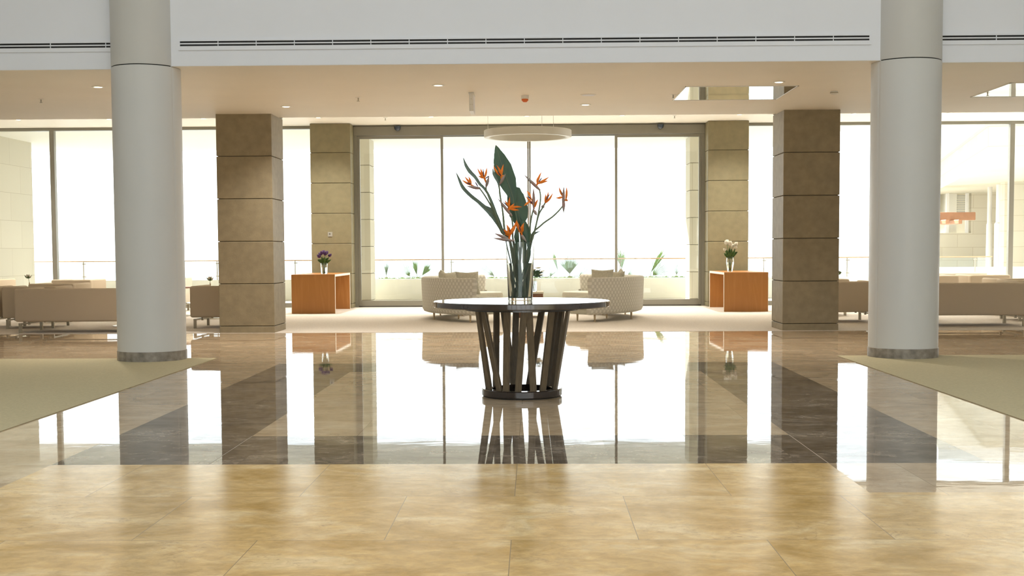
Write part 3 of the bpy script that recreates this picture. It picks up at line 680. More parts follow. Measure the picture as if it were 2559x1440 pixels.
for k, (lb, st, dd, sps, pes, tos) in enumerate(STEMS):
    t = thing('bird_of_paradise', 'bird of paradise stem, ' + lb, 'flower', (VX, VY, VZ), group='bird of paradise flowers in the tall vase')
    path = smooth_path(stalk_path(st, dd, k))
    nn = len(path)
    MB().tube(path, [.0082-.0028*i/nn for i in range(nn)], 8).build('stalk', M['stalk'], t)
    b = MB()
    for a, c_ in sps: spindle(b, vpt(a, dd), vpt(c_, dd-.015), .0135, 10, flat=.8)
    if math.hypot(sps[0][0][0]-st[-1][0], sps[0][0][1]-st[-1][1]) > .004: b.tube([vpt(st[-1], dd), vpt(sps[0][0], dd)], [.0045, .007], 8)
    b.build('bract', M['bract'], t)['label'] = 'grey green pointed bract'
    jr = random.Random(k)
    big = 1.55 if k in (4, 5) else 1.1
    base = sps[0]
    for i, (a, c_) in enumerate(pes):
        b = MB(); spindle(b, vpt(a, dd-.006), vpt(c_, dd+jr.uniform(-.035, .02)), .0085*big, 8, jr.uniform(-.08, .08), flat=.45)
        # the claw that joins the petal to the bract
        s0 = vpt(sps[0][0], dd).lerp(vpt(sps[0][1], dd-.015), .25)
        if (vpt(a, dd)-s0).length < .12: b.tube([s0, vpt(a, dd-.004)], [.006, .006], 8)
        b.build('petal', M['petal'], t)['label'] = 'orange petal'
    for a, c_ in tos:
        b = MB(); spindle(b, vpt(a, dd-.008), vpt(c_, dd-.02), .005, 8)
        b.build('tongue', M['tongue'], t)['label'] = 'dark blue tongue'
for k, (lb, sp, wd, dd) in enumerate(LEAVES):
    pts = [vpt(p, dd) for p in sp]
    pts = [rim_fit(p, dd) for p in pts]
    W = list(wd)
    if pts[0].z > .03:
        bot = in_vase(sp[0], dd, k+11, 0)
        bot.z = .034
        pts = [bot]+pts; W = [min(.012, W[0])]+W
    # a stalk narrow enough to stay inside the glass
    for i, p in enumerate(pts):
        if p.z < .5: W[i] = min(W[i], max(.004, .098-math.hypot(p.x, p.y)))
        if p.z < .5: W[i] = min(W[i], .032)
    t = MB().blade(pts, W, up=(.12*math.sin(k*1.7), -1, .1), thick=.003, fold=.22 if k > 1 else .16, wave=.1 if k < 2 else .05, seed=k).build('vase_leaf', M['leaf'] if k in (0, 1, 5, 6, 7) else M['leaf_grey'], None, loc=(VX, VY, VZ))
    tag(t, lb, 'leaf', 'leaves in the tall vase')
    if max(W) > .03:
        mid = [p+Vector((0, -.002-.002, 0)) for p in smooth_path(pts, 5)]
        MB().tube(mid, [.0045*(1-.8*i/len(mid)) for i in range(len(mid))], 8).build('midrib', M['stalk'], t)

# ------------------------------------------------------------------ oak consoles with small vases
def console(sx, label):
    t = thing('console_desk', label, 'console table', (sx*4.205, 25.1, 0), group='oak waterfall consoles')
    w = .425; L = 1.0; th = .05
    for y0 in (-L, L-.05): MB().box(-w, w, y0, y0+.05, .004, .722, bev=.002, seg=1).build('end_panel', M['oak'], t, smooth=0)
    MB().box(-w, w, -L, L, .722, .768, bev=.002, seg=1).build('top', M['oak'], t, smooth=0)
    b = MB()
    for s in (-1, 1):
        b.box(s*w-.003, s*w+.003, -L, L, .724, .767); b.box(s*w-.003, s*w+.003, -L, -L+.05, .004, .724); b.box(s*w-.003, s*w+.003, L-.05, L, .004, .724)
    b.build('edge_band', M['oak_edge'], t, smooth=0)['label'] = 'pale edge banding'
console(-1, 'oak waterfall console carrying the purple flowers'); console(1, 'oak waterfall console carrying the white flowers')
def small_bouquet(x, y, z, prof, watr, blooms, kind, vlabel, flabel, group, petal_mat):
    t = thing('glass_vase', vlabel, 'vase', (x, y, z))
    MB().lathe(prof, seg=48).build('vase_body', M['glass'], t)
    MB().lathe(watr, seg=48).build('water', M['water'], t)
    ztop = prof[-1][1]; zr = max(p[1] for p in prof); rr = min(p[0] for p in prof if p[1] > zr-.01)-.008
    for k, (bx, by, bz, s, lb) in enumerate(blooms):
        f = thing(kind, flabel % lb, 'flower', (x, y, z), group=group)
        rin = max(.006, rr)
        k0 = min(1, rin*.8/max(1e-6, math.hypot(bx, by)))
        p = [Vector((-bx*.22, -by*.22, .02)), Vector((bx*k0*.5, by*k0*.5, zr*.75)), Vector((bx*.62, by*.62, zr+(bz-zr)*.45)), Vector((bx, by, bz))]
        pp = smooth_path(p); MB().tube(pp, .0035, 6).build('stem', M['tulip_leaf'], f)
        b = MB(); d = (pp[-1]-pp[-3]).normalized()
        for q in range(6):
            a = q*math.pi/3; o = Vector((math.cos(a), math.sin(a), 0))*s*.3
            c0 = Vector((bx, by, bz)); spindle(b, c0-d*s*.25, c0+o*1.35+d*s*1.1, s*.55, 8, 0)
        b.build('bloom', petal_mat, f)
        for q in range(4):
            a = k*1.9+q*1.7; lp = Vector((bx*.35, by*.35, zr-.03)); hh = (bz-zr)*(.55+.12*(q % 3)); tip = lp+Vector((bx*.5+math.cos(a)*.06, by*.5+math.sin(a)*.05, hh))
            MB().blade([lp*.98, lp.lerp(tip, .55)+Vector((0, 0, .015)), tip], [.008, .021, 0], thick=.002, fold=.3, seed=q).build('leaf', M['tulip_leaf'], f)
small_bouquet(-4.07, 24.6, .769,
    [(0, 0), (.064, 0), (.066, .004), (.068, .222), (.066, .223), (.064, .222), (.062, .018), (0, .018)], [(0, .0185), (.0605, .0185), (.0625, .13), (0, .13)],
    [(-.085, -.02, .335, .055, 'lowest at the outer left'), (-.075, .03, .375, .05, 'behind the lowest left one'), (-.035, -.04, .40, .052, 'top left'), (-.01, .04, .42, .05, 'highest'), (.03, -.04, .385, .055, 'in the middle front'), (.045, .03, .405, .05, 'upper right'), (.105, .0, .355, .05, 'tilting out at the right')],
    'purple_flower', 'straight clear glass vase on the left console', 'deep purple flower in the left console vase, %s', 'purple flowers on the left console', M['tulip_purple'])
small_bouquet(3.995, 24.75, .769,
    [(0, 0), (.046, 0), (.05, .004), (.064, .08), (.077, .17), (.074, .24), (.062, .296), (.06, .297), (.058, .296), (.070, .24), (.073, .17), (.060, .08), (.046, .02), (0, .018)], [(0, .0185), (.0445, .0205), (.0585, .08), (.0715, .168), (.071, .19), (0, .19)],
    [(-.075, -.03, .555, .06, 'top left'), (-.05, .03, .58, .055, 'highest at the back'), (-.01, -.05, .54, .065, 'large in the middle'), (.05, .01, .50, .05, 'hidden among the leaves'), (.105, -.02, .53, .055, 'at the upper right'), (.095, -.03, .465, .045, 'lower right'), (-.10, -.02, .425, .045, 'lowest at the left')],
    'white_tulip', 'bulging clear glass vase on the right console', 'white tulip in the right console vase, %s', 'white tulips on the right console', M['tulip_white'])
t = thing('key_switch', 'small square metal key switch on the left golden pier', 'switch', (-4.229, 26.35, 1.578))
MB().box(-.05, .05, -.012, 0, -.05, .05, bev=.004, seg=1).build('plate', M['switch_plate'], t, smooth=0)
MB().tube([(-.005, -.016, .008), (-.005, -.012, .008)], .013, 16).build('key_barrel', M['black'], t)

# ------------------------------------------------------------------ curved sofas
def curved_sofa(cx, sgn, label):
    t = thing('curved_sofa', label, 'sofa', (cx, 22.5, 0), group='curved patterned sofas')
    Rb, half = 2.27, R(57)
    def arc(a0, a1, n):
        out = []
        for i in range(n+1):
            a = a0+(a1-a0)*i/n; d = (-sgn*math.cos(a), math.sin(a)); out.append(((0, 0), d))
        return out
    ro = Rb
    prof_back = [(ro-.10, .40), (ro-.14, .70), (ro-.125, .735), (ro-.09, .752), (ro-.03, .75), (ro-.004, .735), (ro, .71), (ro-.02, .19), (ro-.045, .145), (ro-.09, .13), (ro-.16, .13), (ro-.19, .40)]
    def capped(b, prof, a0, a1, n, rnd=.05):
        # rounded ends: shrink the profile over the last few centimetres
        cu = sum(p[0] for p in prof)/len(prof); cz = sum(p[1] for p in prof)/len(prof)
        secs = [(a0, .55), (a0+rnd*.12/Rb, .80), (a0+rnd*.5/Rb, .95), (a0+rnd/Rb, 1.0)]
        mid = [(a0+rnd/Rb+(a1-a0-2*rnd/Rb)*i/n, 1.0) for i in range(1, n)]
        secs = secs+mid+[(a1-rnd/Rb, 1.0), (a1-rnd*.5/Rb, .95), (a1-rnd*.12/Rb, .80), (a1, .55)]
        rings = []
        for a, k in secs:
            d = (-sgn*math.cos(a), math.sin(a))
            rg = []
            for u, z in prof:
                m = .045*(1-k)/.45
                du = u-cu; dz = z-cz
                uu = cu+math.copysign(max(0, abs(du)-m), du); zz = cz+math.copysign(max(0, abs(dz)-m), dz)
                rg.append(b.bm.verts.new((d[0]*uu, d[1]*uu, zz)))
            rings.append(rg)
        n_ = len(prof)
        for A, B in zip(rings, rings[1:]):
            for k in range(n_): b.bm.faces.new((A[k], A[(k+1) % n_], B[(k+1) % n_], B[k]))
        b.bm.faces.new(list(reversed(rings[0]))); b.bm.faces.new(rings[-1])
        return b
    capped(MB(), prof_back, -half, half, 40).build('backrest', M['sofa_fab'], t, smooth=50)
    prof_seat = [(ro-.19, .24), (ro-.16, .40), (ro-.20, .425), (ro-.70, .425), (ro-.755, .41), (ro-.77, .37), (ro-.76, .27), (ro-.73, .24)]
    capped(MB(), prof_seat, -half-.006, half+.006, 40).build('seat', M['sofa_seat'], t, smooth=50)
    prof_base = [(ro-.165, .13), (ro-.165, .238), (ro-.70, .238), (ro-.70, .15), (ro-.67, .13)]
    capped(MB(), prof_base, -half+.02, half-.02, 40, .03).build('base', M['sofa_seat'], t, smooth=50)
    for a in (-52, -20, 20, 52):
        for r_ in (ro-.15, ro-.6):
            x, y = -sgn*math.cos(R(a))*r_, math.sin(R(a))*r_
            MB().tube([(x, y, .004), (x, y, .145)], [.014, .02], 10).build('leg', M['leg_pale'], t)
    return t
curved_sofa(.33, 1, 'curved pale patterned sofa left of the central table, its back to the hall')
curved_sofa(-.19, -1, 'curved pale patterned sofa right of the central table, its back to the hall')
def pillow(x, y, z, w, h, th, rz, tilt, label, roll=0):
    b = MB(); n = 12; top = {}; bot = {}
    for i in range(n+1):
        for j in range(n+1):
            u, v = i/n*2-1, j/n*2-1
            puff = ((1-u**4)*(1-v**4))**.6
            k = 1-.10*(1-abs(v)**1.5)*abs(u)**6; k2 = 1-.10*(1-abs(u)**1.5)*abs(v)**6
            X, Z = u*w/2*k, v*h/2*k2
            top[i, j] = b.bm.verts.new((X, -th/2*puff-.002, Z))
            bot[i, j] = b.bm.verts.new((X, th/2*puff+.002, Z))
    for i in range(n):
        for j in range(n):
            b.bm.faces.new((top[i, j], top[i+1, j], top[i+1, j+1], top[i, j+1])); b.bm.faces.new((bot[i, j], bot[i, j+1], bot[i+1, j+1], bot[i+1, j]))
    for i in range(n):
        b.bm.faces.new((top[i, 0], bot[i, 0], bot[i+1, 0], top[i+1, 0])); b.bm.faces.new((top[i, n], top[i+1, n], bot[i+1, n], bot[i, n]))
        b.bm.faces.new((top[0, i], top[0, i+1], bot[0, i+1], bot[0, i])); b.bm.faces.new((top[n, i], bot[n, i], bot[n, i+1], top[n, i+1]))
    o = b.build('throw_pillow', M['pillow'], None, smooth=60, loc=(x, y, z))
    o.rotation_euler = (tilt, roll, rz)
    return tag(o, label, 'pillow', 'throw pillows on the curved sofas')
pillow(-1.05, 21.55, .65, .42, .42, .15, R(20), R(-16), 'pale square pillow leaning at the near end of the left sofa')
pillow(-1.40, 21.98, .645, .42, .40, .15, R(52), R(-14), 'low pillow showing as a flat hump behind the left sofa back', 0)
pillow(-1.56, 22.72, .665, .40, .42, .14, R(95), R(-14), 'leftmost small pillow peeking over the left sofa back')
pillow(1.27, 21.55, .675, .42, .42, .15, R(-25), R(-14), 'tall pale pillow leaning at the near end of the right sofa', 0)
pillow(1.53, 21.98, .645, .42, .40, .15, R(-52), R(-14), 'flat pillow just behind the back of the right sofa')
pillow(1.66, 22.72, .63, .38, .38, .13, R(-88), R(-12), 'pillow with its corner up, rightmost on the right sofa', R(40))
t = thing('coffee_table', 'low red brown coffee table with pale top between curved sofas', 'coffee table', (.03, 22.6, 0))
MB().box(-.23, .23, -.4, .4, .12, .435, bev=.004, seg=1).build('body', M['walnut'], t, smooth=0)
MB().box(-.24, .24, -.41, .41, .435, .465, bev=.004, seg=1).build('top', M['cream_up'], t, smooth=0)['label'] = 'pale stone top'
for x in (-.19, .19):
    for y in (-.35, .35): MB().box(x-.02, x+.02, y-.02, y+.02, .004, .12).build('leg', M['walnut'], t, smooth=0)
t = thing('lily_vase', 'small glass vase with pale lilies on the coffee table', 'vase', (.10, 22.45, .466))
MB().lathe([(0, 0), (.05, 0), (.052, .004), (.055, .2), (.053, .201), (.05, .2), (.047, .012), (0, .012)], seg=32).build('vase_body', M['glass'], t)
jr = random.Random(5)
lil = thing('lily_bunch', 'bunch of pale lilies with dark leaves half hidden behind the tall vase', 'flowers', (.10, 22.45, .466))
b = MB(); g = MB()
for i in range(26):
    a = jr.uniform(0, 6.28); el = jr.uniform(-.25, 1.2); rr = jr.uniform(.13, .21)
    c0 = Vector((0, 0, .27)); dv = Vector((math.cos(a)*math.cos(el), math.sin(a)*math.cos(el), math.sin(el)*.9))
    g.blade([c0+dv*.02, c0+dv*rr*.6+Vector((0, 0, .02)), c0+dv*rr], [.004, .013, 0], thick=.002, fold=.3, seed=i)
for i in range(8):
    a = jr.uniform(0, 6.28); el = jr.uniform(.1, 1.2); rr = jr.uniform(.1, .19)
    c0 = Vector((0, 0, .28)); dv = Vector((math.cos(a)*math.cos(el), math.sin(a)*math.cos(el), math.sin(el))); p0 = c0+dv*rr
    for q in range(5):
        aa = q*1.256; o = Vector((math.cos(aa), math.sin(aa), .3))*.05; spindle(b, p0, p0+o+dv*.02, .009, 6)
g.build('foliage', M['leaf'], lil); b.build('bloom', M['tulip_white'], lil)
b = MB()
for i in range(5): b.tube([(.015*math.cos(i), .015*math.sin(i), .016), (.03*math.cos(i*1.3), .03*math.sin(i*1.3), .28)], .004, 6)
b.build('stem', M['stalk'], lil)

# ------------------------------------------------------------------ lounge seating (taupe)
def lounge_seat(name, w, dpt, label, cat, loc, rz=0, mat='taupe', group=None, h=.672):
    t = thing(name, label, cat, (loc[0], loc[1], .004), rz, group)
    a = .11; z0 = .172
    MB().box(-w/2, w/2, -dpt/2, -dpt/2+.16, z0, h, bev=.035, seg=3).build('backrest', M[mat], t, smooth=50)
    for s in (-1, 1):
        x0, x1 = (-w/2, -w/2+a) if s < 0 else (w/2-a, w/2)
        MB().box(x0+.001, x1-.001, -dpt/2+.10, dpt/2, z0+.002, h-.002, bev=.03, seg=3).build('armrest', M[mat], t, smooth=50)
    MB().box(-w/2+a, w/2-a, -dpt/2+.15, dpt/2-.01, z0+.01, .31, bev=.02, seg=2).build('seat_base', M[mat], t, smooth=50)
    n = 2 if w > 1.3 else 1; cw = (w-2*a)/n
    for i in range(n): MB().box(-w/2+a+i*cw+.004, -w/2+a+(i+1)*cw-.004, -dpt/2+.17, dpt/2+.005, .312, .42, bev=.03, seg=3).build('seat_cushion', M[mat], t, smooth=50)
    for s in (-1, 1):
        for y in (-dpt/2+.05, dpt/2-.1):
            x = s*(w/2-.07); MB().box(x-.02, x+.02, y-.02, y+.02, 0, .15).build('leg', M['leg_metal'], t, smooth=0)
        x = s*(w/2-.07); MB().box(x-.018, x+.018, -dpt/2+.07, dpt/2-.12, .125, .148).build('leg_rail', M['leg_metal'], t, smooth=0)
    b = MB(); b.box(-w/2+.09, w/2-.09, dpt/2-.115, dpt/2-.085, .14, .16)
    for s in (-1, 1):
        for y in (-dpt/2+.16, dpt/2-.18): b.box(s*(w/2-.16)-.015, s*(w/2-.16)+.015, y-.015, y+.015, .122, .182)
    b.build('cross_rail', M['leg_metal'], t, smooth=0)
    return t
G = 'taupe lounge seats'
lounge_seat('lounge_sofa', 2.05, .95, 'taupe two seat sofa partly behind the left round column', 'sofa', (-6.70, 18.98), 0, group=G)
lounge_seat('lounge_sofa', 2.05, .95, 'taupe two seat sofa just right of the right round column', 'sofa', (6.68, 19.62), 0, group=G)
lounge_seat('lounge_chair', .85, .95, 'taupe armchair half hidden by the left square stone column', 'armchair', (-4.93, 20.0), 0, group=G)
lounge_seat('lounge_chair', .85, .95, 'taupe armchair between the right square and round columns', 'armchair', (5.28, 20.8), 0, group=G)
lounge_seat('lounge_chair', .85, .95, 'taupe armchair overlapping the left end of the left sofa', 'armchair', (-8.0, 20.12), R(4), group=G)
lounge_seat('lounge_chair', .85, .95, 'taupe armchair overlapping the right end of the right sofa', 'armchair', (8.42, 20.9), 0, group=G)
lounge_seat('lounge_chair', .85, .95, 'taupe armchair facing away at the far left edge', 'armchair', (-9.02, 20.15), 0, group=G)
lounge_seat('lounge_chair', .80, .90, 'taupe armchair in the second row behind the left sofa', 'armchair', (-8.36, 22.0), 0, group=G)
lounge_seat('lounge_chair', .78, .90, 'taupe chair near the left mullion, beside a cream one', 'armchair', (-8.92, 24.45), 0, group=G, h=.69)
lounge_seat('lounge_sofa', 1.3, .90, 'cream seat by the windows, left of the left round column', 'sofa', (-7.70, 25.4), 0, 'cream_up', h=.70)
lounge_seat('lounge_chair', .80, .90, 'taupe chair by the windows at the extreme left edge', 'armchair', (-10.83, 24.6), 0, group=G, h=.70)
lounge_seat('lounge_chair', .88, .90, 'taupe chair by the windows touching the right round column outline', 'armchair', (7.83, 24.45), 0, group=G, h=.685)
lounge_seat('lounge_chair', .78, .90, 'taupe chair left of the right window mullion, by the glass', 'armchair', (8.87, 24.45), 0, group=G, h=.69)
lounge_seat('lounge_sofa', 1.3, .80, 'cream seat glimpsed between two taupe chairs at right', 'sofa', (8.6, 25.6), 0, 'cream_up', h=.715)
lounge_seat('lounge_chair', .9, .90, 'taupe armchair at the right edge, behind the corner armchair', 'armchair', (8.75, 22.45), 0, group=G, h=.665)
lounge_seat('lounge_chair', .80, .90, 'taupe armchair with a small bud vase showing over it', 'armchair', (5.40, 22.95), 0, group=G, h=.66)
def pedestal(x, y, h, r, label):
    t = thing('pedestal_table', label, 'side table', (x, y, .004), group='round pedestal side tables')
    MB().lathe([(0, 0), (r*.85, 0), (r*.85, .008), (r*.8, .014), (.03, .03), (0, .03)], seg=64).build('base_disc', M['leg_metal'], t)
    MB().lathe([(.025, .02), (.025, h-.02), (0, h-.02)], seg=24).build('stem', M['leg_metal'], t)
    MB().lathe([(0, h-.025), (r-.01, h-.025), (r, h-.018), (r, h-.004), (r-.006, h), (0, h)], seg=64).build('top', M['walnut'], t)
pedestal(-6.42, 20.35, .45, .50, 'round pedestal table whose base shows under the left sofa')
pedestal(6.38, 21.05, .45, .50, 'round pedestal table whose base shows under the right sofa')
pedestal(-9.35, 22.95, .52, .28, 'pedestal table carrying the white bud flower at left')
pedestal(-5.81, 22.5, .50, .28, 'pedestal table carrying the bud vase beside the left stone column')
pedestal(-6.75, 23.6, .55, .33, 'dark topped table seen right of the left round column')
pedestal(5.92, 23.95, .50, .28, 'pedestal table carrying the bud vase between the right columns')
def bud(x, y, z, s, label, mat, lean):
    t = thing('bud_vase', label, 'vase', (x, y, z))
    MB().lathe([(0, 0), (.022, 0), (.024, .01), (.014, .07), (.011, .14), (.009, .14), (.011, .07), (.018, .012), (0, .012)], seg=24).build('vase_body', M['leg_pale'], t)
    f = thing('bud_flower', 'single small bloom standing in the ' + label, 'flower', (x, y, z))
    top = Vector((lean, 0, .14+s)); MB().tube([(0, 0, .014), (0, 0, .13), tuple(top)], .004, 6).build('stem', M['stalk'], f)
    b = MB()
    for q in range(11):
        a = q*2.4; e = .15+.8*(q % 4)/3; spindle(b, top, top+Vector((math.cos(a)*math.cos(e), math.sin(a)*math.cos(e), math.sin(e)))*.062, .02, 8)
    b.build('bloom', mat, f)
    g = MB()
    for q in range(4):
        a = q*1.57+.4; g.blade([top-Vector((0, 0, .03)), top+Vector((math.cos(a)*.035, math.sin(a)*.035, -.01)), top+Vector((math.cos(a)*.07, math.sin(a)*.06, .035))], [.004, .012, 0], thick=.002, seed=q)
    g.build('leaf', M['tulip_leaf'], f)
bud(-9.30, 22.95, .525, .11, 'bud vase with a white bloom at far left', M['tulip_white'], -.02)
bud(-5.80, 22.5, .505, .08, 'bud vase beside the left square stone column', M['cream_up'], 0)
bud(5.92, 23.95, .505, .10, 'bud vase between the right square and round columns', M['stalk'], .03)

# ------------------------------------------------------------------ terrace and outdoors
b = MB(); b.box(-30, 14, 27.0, 31.3, -.15, -.002); b.box(-30, 14, 31.3, 34.6, -.15, .0)
tag(b.build('ground_terrace', M['terrace'], smooth=0), 'pale paved terrace outside the glass', 'terrace', kind='structure')
b = MB(); b.box(-30, 7.1, 27.0, 32.7, 3.885, 4.3)
so = tag(b.build('ceiling_soffit', M['soffit'], smooth=0), 'cream soffit over the terrace', 'soffit', kind='structure')
courses(-4.62, -3.785, 29.5, 30.3, [.05+.641*i for i in range(7)], 3.885, M['out_stone'], 'cream stone pier outside the left door panel', 'pillar_outside')
courses(3.785, 4.62, 29.5, 30.3, [.05+.641*i for i in range(7)], 3.885, M['out_stone'], 'cream stone pier outside the right door panel', 'pillar_outside')
b = MB(); b.box(-14, -12.05, 27.05, 30.0, 0, 3.885)
tag(b.build('wall_outside', M['out_stone'], smooth=0), 'cream coursed stone wall outside at the far left', 'wall', kind='structure')
b = MB(); b.box(-30, 11.6, 31.0, 31.25, 0, .52, bev=.01, seg=1)
tag(b.build('wall_parapet', M['soffit'], smooth=0), 'low cream parapet along the terrace edge', 'wall', kind='structure')
b = MB(); b.box(-30, 11.6, 31.25, 34.4, 0, .47)
tag(b.build('ground_planter', M['soil'], smooth=0), 'planter bed behind the parapet', 'planter', kind='structure')
t = thing('glass_balustrade', 'glass balustrade with thin teak handrail along the parapet', 'railing', (0, 31.12, .52))
MB().box(-14, 11.5, -.025, .025, .465, .495, bev=.01, seg=2).build('handrail', M['rail_wood'], t)['label'] = 'thin teak handrail'
px = [-11.25, -7.87, -5.9, -1.97, 2.25, 5.83, 7.9, 11.07]
for x in px:
    p = MB().box(x-.012, x+.012, -.035, -.012, 0, .465).build('post', M['leg_metal'], t, smooth=0)
    b = MB(); b.box(x-.03, x+.06, -.04, .0, .40, .425); b.box(x-.03, x+.06, -.04, .0, .08, .105); b.build('clamp', M['leg_metal'], p, smooth=0)
xs = [-14]+px+[11.5]
for i in range(len(xs)-1): MB().box(xs[i]+.03, xs[i+1]-.03, -.006, .006, .03, .462).build('glass_panel', M['rail_glass'], t, smooth=0)
# fan palms beyond the parapet
def palm(x, y, fronds, label, mat, seed):
    jr = random.Random(seed)
    t = thing('fan_palm', label, 'palm', (x, y, .47), group='fan palms beyond the balustrade')
    MB().tube([(0, 0, 0), (0, 0, .06)], [.05, .035], 10).build('trunk', M['rail_wood'], t)
    for k, (dx, z0, dr, span, ln, n, fill) in enumerate(fronds):
        hub = Vector((dx, .02*((k*7) % 5-2), z0-.50)); b = MB(); ln *= 1.2
        b.tube([(0, 0, .04), hub*.5+Vector((dx*.1, 0, .03)), hub], [.009, .007, .006], 6)
        dth = R(span)/max(1, n-1)
        for q in range(n):
            a = R(dr)+R(span)*(q/(n-1)-.5); e = Vector((math.cos(a), jr.uniform(-.15, .15), math.sin(a))).normalized()
            l_ = ln*jr.uniform(.85, 1.05)*(1-.18*abs(q/(n-1)-.5)*2)
            b.blade([hub, hub+e*l_*.6, hub+e*l_], [.003, max(.004, l_*.6*dth*.62*fill), 0], thick=.002, fold=.12, seed=q)
        b.build('frond', mat, t)
palm(-3.82, 32.9, [(0, .60, 88, 24, .34, 9, 1)], 'small pale palm beside the outdoor left pier', M['palm_grey'], 1)
palm(-3.0, 33.0, [(-.02, .62, 100, 28, .40, 11, 1), (.12, .60, 52, 40, .36, 11, 1), (-.22, .58, 118, 75, .36, 15, .35)], 'palm with a dark upright frond behind the left door panel', M['palm'], 2)
palm(-2.2, 32.6, [(0, .58, 45, 60, .42, 13, .35)], 'spiky palm behind the left curved sofa', M['palm_grey'], 3)
palm(-1.0, 32.7, [(.05, .58, 142, 50, .50, 13, .35)], 'spiky grey palm just left of the tall vase', M['palm_grey'], 4)
palm(.42, 32.3, [(.3, .72, 106, 14, .52, 7, 1), (.1, .56, 70, 60, .34, 11, .35)], 'palm with one narrow upright frond just right of the tall vase', M['palm'], 5)
palm(1.05, 33.2, [(0, .62, 92, 80, .46, 19, .9), (.25, .55, 35, 60, .40, 13, .35)], 'round fan palm midway between the vase and the right door mullion', M['palm_grey'], 6)
palm(2.42, 32.9, [(0, .76, 95, 44, .50, 13, .9), (.15, .56, 40, 50, .34, 11, .35)], 'upright green palm touching the right door mullion', M['palm'], 7)
palm(3.12, 32.4, [(.02, .66, 60, 17, .72, 9, 1), (.08, .58, 48, 85, .46, 17, .35)], 'palm with a leaning bright frond behind the right door panel', M['palm'], 8)
palm(3.86, 32.9, [(0, .58, 85, 50, .34, 9, .35)], 'small faint palm beside the outdoor right pier', M['palm_grey'], 9)
jr = random.Random(11); b = MB()
for i in range(420):
    x = jr.uniform(-3.8, 3.9); y = jr.uniform(31.3, 31.6); a = jr.uniform(0, 3.14); z = .47
    b.blade([(x, y, z), (x+math.cos(a)*.04, y, z+.05), (x+math.cos(a)*.12, y-.02, z+jr.uniform(.05, .1))], [.006, .012, 0], thick=.002, seed=i)
tag(b.build('groundcover', M['palm'], smooth=0), 'low leafy groundcover along the planter edge', 'plants', kind='stuff')
# far wing of the building at the right
W = thing('building_wing', 'sunlit cream wing of the building outside at the far right', 'building', (14.56, 40, 0), R(-13.1), kind='structure')
MB().box(0, 14, 0, 45, 3.9, 5.2).build('roof_slab', M['out_stone_far'], W, smooth=0)
MB().box(-1.4, 14, -.4, 45, 5.2, 5.6).build('eave', M['soffit'], W, smooth=0)
def wpart(name, mat, boxes, bev=0):
    b = MB()
    for q in boxes: b.box(*q, bev=bev)
    o = b.build(name, M[mat], W, smooth=0)
    o.matrix_parent_inverse = (Matrix.Translation((14.56, 40, 0)) @ Matrix.Rotation(R(-13.1), 4, 'Z')).inverted()
    return o
wpart('wing_wall', 'out_stone_far', [(21.4, 22.9, 61, 61.5, -.2, 3.9), (17.0, 21.4, 61, 61.5, -.2, 1.97), (19.25, 28, 51, 51.5, -.2, 3.9)])
wpart('recess_wall', 'soffit', [(16.5, 22.0, 63, 63.3, 1.9, 3.9), (20.35, 20.9, 61.6, 63, 1.97, 3.9), (19.5, 19.75, 61.6, 63, 1.97, 3.9)])
wpart('louvre', 'louvre', [(20.95, 21.5, 61.7, 61.75, 3.0+i*.11, 3.06+i*.11) for i in range(8)]+[(19.8, 20.1, 61.7, 61.75, 2.9+i*.11, 2.96+i*.11) for i in range(8)])
for i, x in enumerate((18.6, 19.4, 20.2, 21.15)): wpart('recess_post', 'terrace', [(x, x+.12, 61.0, 61.15, 1.97, 3.9)])
for x, y, r_ in ((20.1, 55, .095), (19.83, 53, .18)):
    o = MB().lathe([(0, -.2), (r_*1.3, -.2), (r_*1.3, 2.25), (r_, 2.32), (r_, 3.9), (0, 3.9)], cx=x, cy=y, seg=32).build('wing_column', M['terrace'], W)
    o.matrix_parent_inverse = (Matrix.Translation((14.56, 40, 0)) @ Matrix.Rotation(R(-13.1), 4, 'Z')).inverted()
t = thing('pergola', 'red brown timber pergola standing before the far wing', 'pergola', (14.4, 55, 0))
MB().box(.9, 5.05, -.15, .15, 2.45, 2.80, bev=.03, seg=2).build('beam', M['pergola'], t)
for i, (x0, x1, z0, z1) in enumerate(((.05, .9, 2.17, 2.36), (.19, 1.1, 2.2, 2.42), (.36, 1.4, 2.2, 2.50))):
    MB().box(x0, x1, -1.6-i*.25, -1.42-i*.25, z0, z1, bev=.02, seg=1).build('rafter', M['pergola'], t)
for i in range(6): MB().box(1.2+i*.55, 1.36+i*.55, -1.2, 1.2, 2.27, 2.45, bev=.02, seg=1).build('rafter', M['pergola'], t)
for x in (1.6, 3.2): MB().box(x-.12, x+.12, -.12, .12, -.2, 2.45).build('post', M['terrace'], t, smooth=0)
b = MB(); b.box(11.6, 60, 34.6, 90, -.4, -.2); tag(b.build('ground_court', M['terrace'], smooth=0), 'pale paving around the far wing', 'ground', kind='structure')
b = MB(); b.box(12.2, 24, 44.0, 44.3, -.2, .55)
tag(b.build('wall_court', M['terrace'], smooth=0), 'low white wall in front of the far wing', 'wall', kind='structure')
b = MB(); b.box(-3000, 3000, 60, 6000, -20.2, -20)
tag(b.build('sea', M['sea'], smooth=0), 'pale hazy sea beyond the terrace', 'sea', kind='structure')

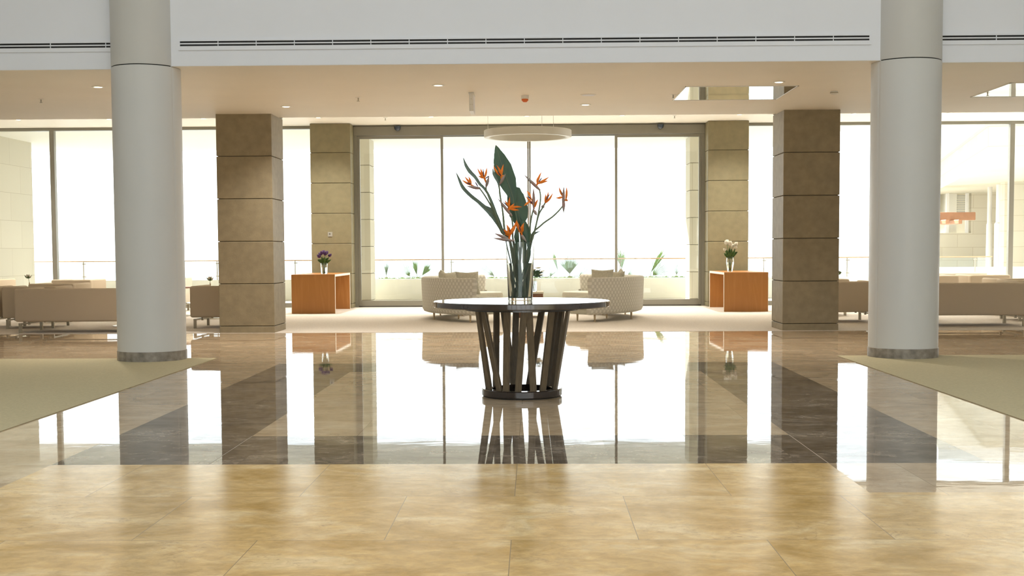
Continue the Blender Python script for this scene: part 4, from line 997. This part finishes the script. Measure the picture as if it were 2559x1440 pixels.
# ------------------------------------------------------------------ light
SKY = 3.0
w = bpy.data.worlds.new('World'); sc.world = w; w.use_nodes = True
bg = w.node_tree.nodes.get('Background') or w.node_tree.nodes.new('ShaderNodeBackground')
bg.inputs[0].default_value = (.93, .975, 1.0, 1); bg.inputs[1].default_value = SKY
sl = bpy.data.lights.new('sun', 'SUN'); sl.energy = 16; sl.angle = R(1.5); sl.color = (1, .97, .92)
so = bpy.data.objects.new('sun', sl); C.objects.link(so)
el, az = R(36), R(25)
so.rotation_euler = Vector((math.sin(az)*math.cos(el), -math.cos(az)*math.cos(el), -math.sin(el))).to_track_quat('-Z', 'Y').to_euler()
def portal(name, loc, rot, sx, sy):
    l = bpy.data.lights.new(name, 'AREA'); l.shape = 'RECTANGLE'; l.size = sx; l.size_y = sy
    l.cycles.is_portal = True
    o = bpy.data.objects.new(name, l); C.objects.link(o); o.location = loc; o.rotation_euler = rot
portal('window_portal', (0, 27.0, 1.95), (R(-90), 0, 0), 2*XH, 3.9)
portal('entrance_portal', (0, -6.2, EZ/2), (R(90), 0, 0), 2*EX, EZ)
portal('skylight_portal', (0, (SY0+SY1)/2, 8.9), (0, 0, 0), 2*SX, SY1-SY0)
# ------------------------------------------------------------------ camera
cd = bpy.data.cameras.new('camera'); cam = bpy.data.objects.new('camera', cd); C.objects.link(cam); sc.camera = cam
F = 3100.0; P = F/54000.0; YAW = .018; ROLL = .0055
cd.sensor_fit = 'HORIZONTAL'; cd.sensor_width = 36; cd.lens = 36*F/2559
cy = 628+F*math.tan(P)
cd.shift_y = (cy-720)/2559; cd.shift_x = 0
cd.clip_end = 10000; cd.clip_start = .05
fw = Vector((-math.sin(YAW)*math.cos(P), math.cos(YAW)*math.cos(P), -math.sin(P)))
r0 = Vector((math.cos(YAW), math.sin(YAW), 0)); u0 = r0.cross(fw)
c_, s_ = math.cos(ROLL), math.sin(ROLL)
rt = r0*c_-u0*s_; up = r0*s_+u0*c_
cam.matrix_world = Matrix(((rt.x, up.x, -fw.x, .1), (rt.y, up.y, -fw.y, 0), (rt.z, up.z, -fw.z, 1.2), (0, 0, 0, 1)))

vs = sc.view_settings
sc.display_settings.display_device = 'sRGB'
vs.view_transform = 'Standard'; vs.look = 'None'; vs.exposure = 0.0; vs.gamma = 1.0; vs.use_curve_mapping = False
sc.cycles.max_bounces = 14; sc.cycles.diffuse_bounces = 6; sc.cycles.glossy_bounces = 6; sc.cycles.transmission_bounces = 12; sc.cycles.transparent_max_bounces = 24
sc.cycles.use_denoising = True
sc.cycles.sample_clamp_indirect = 8
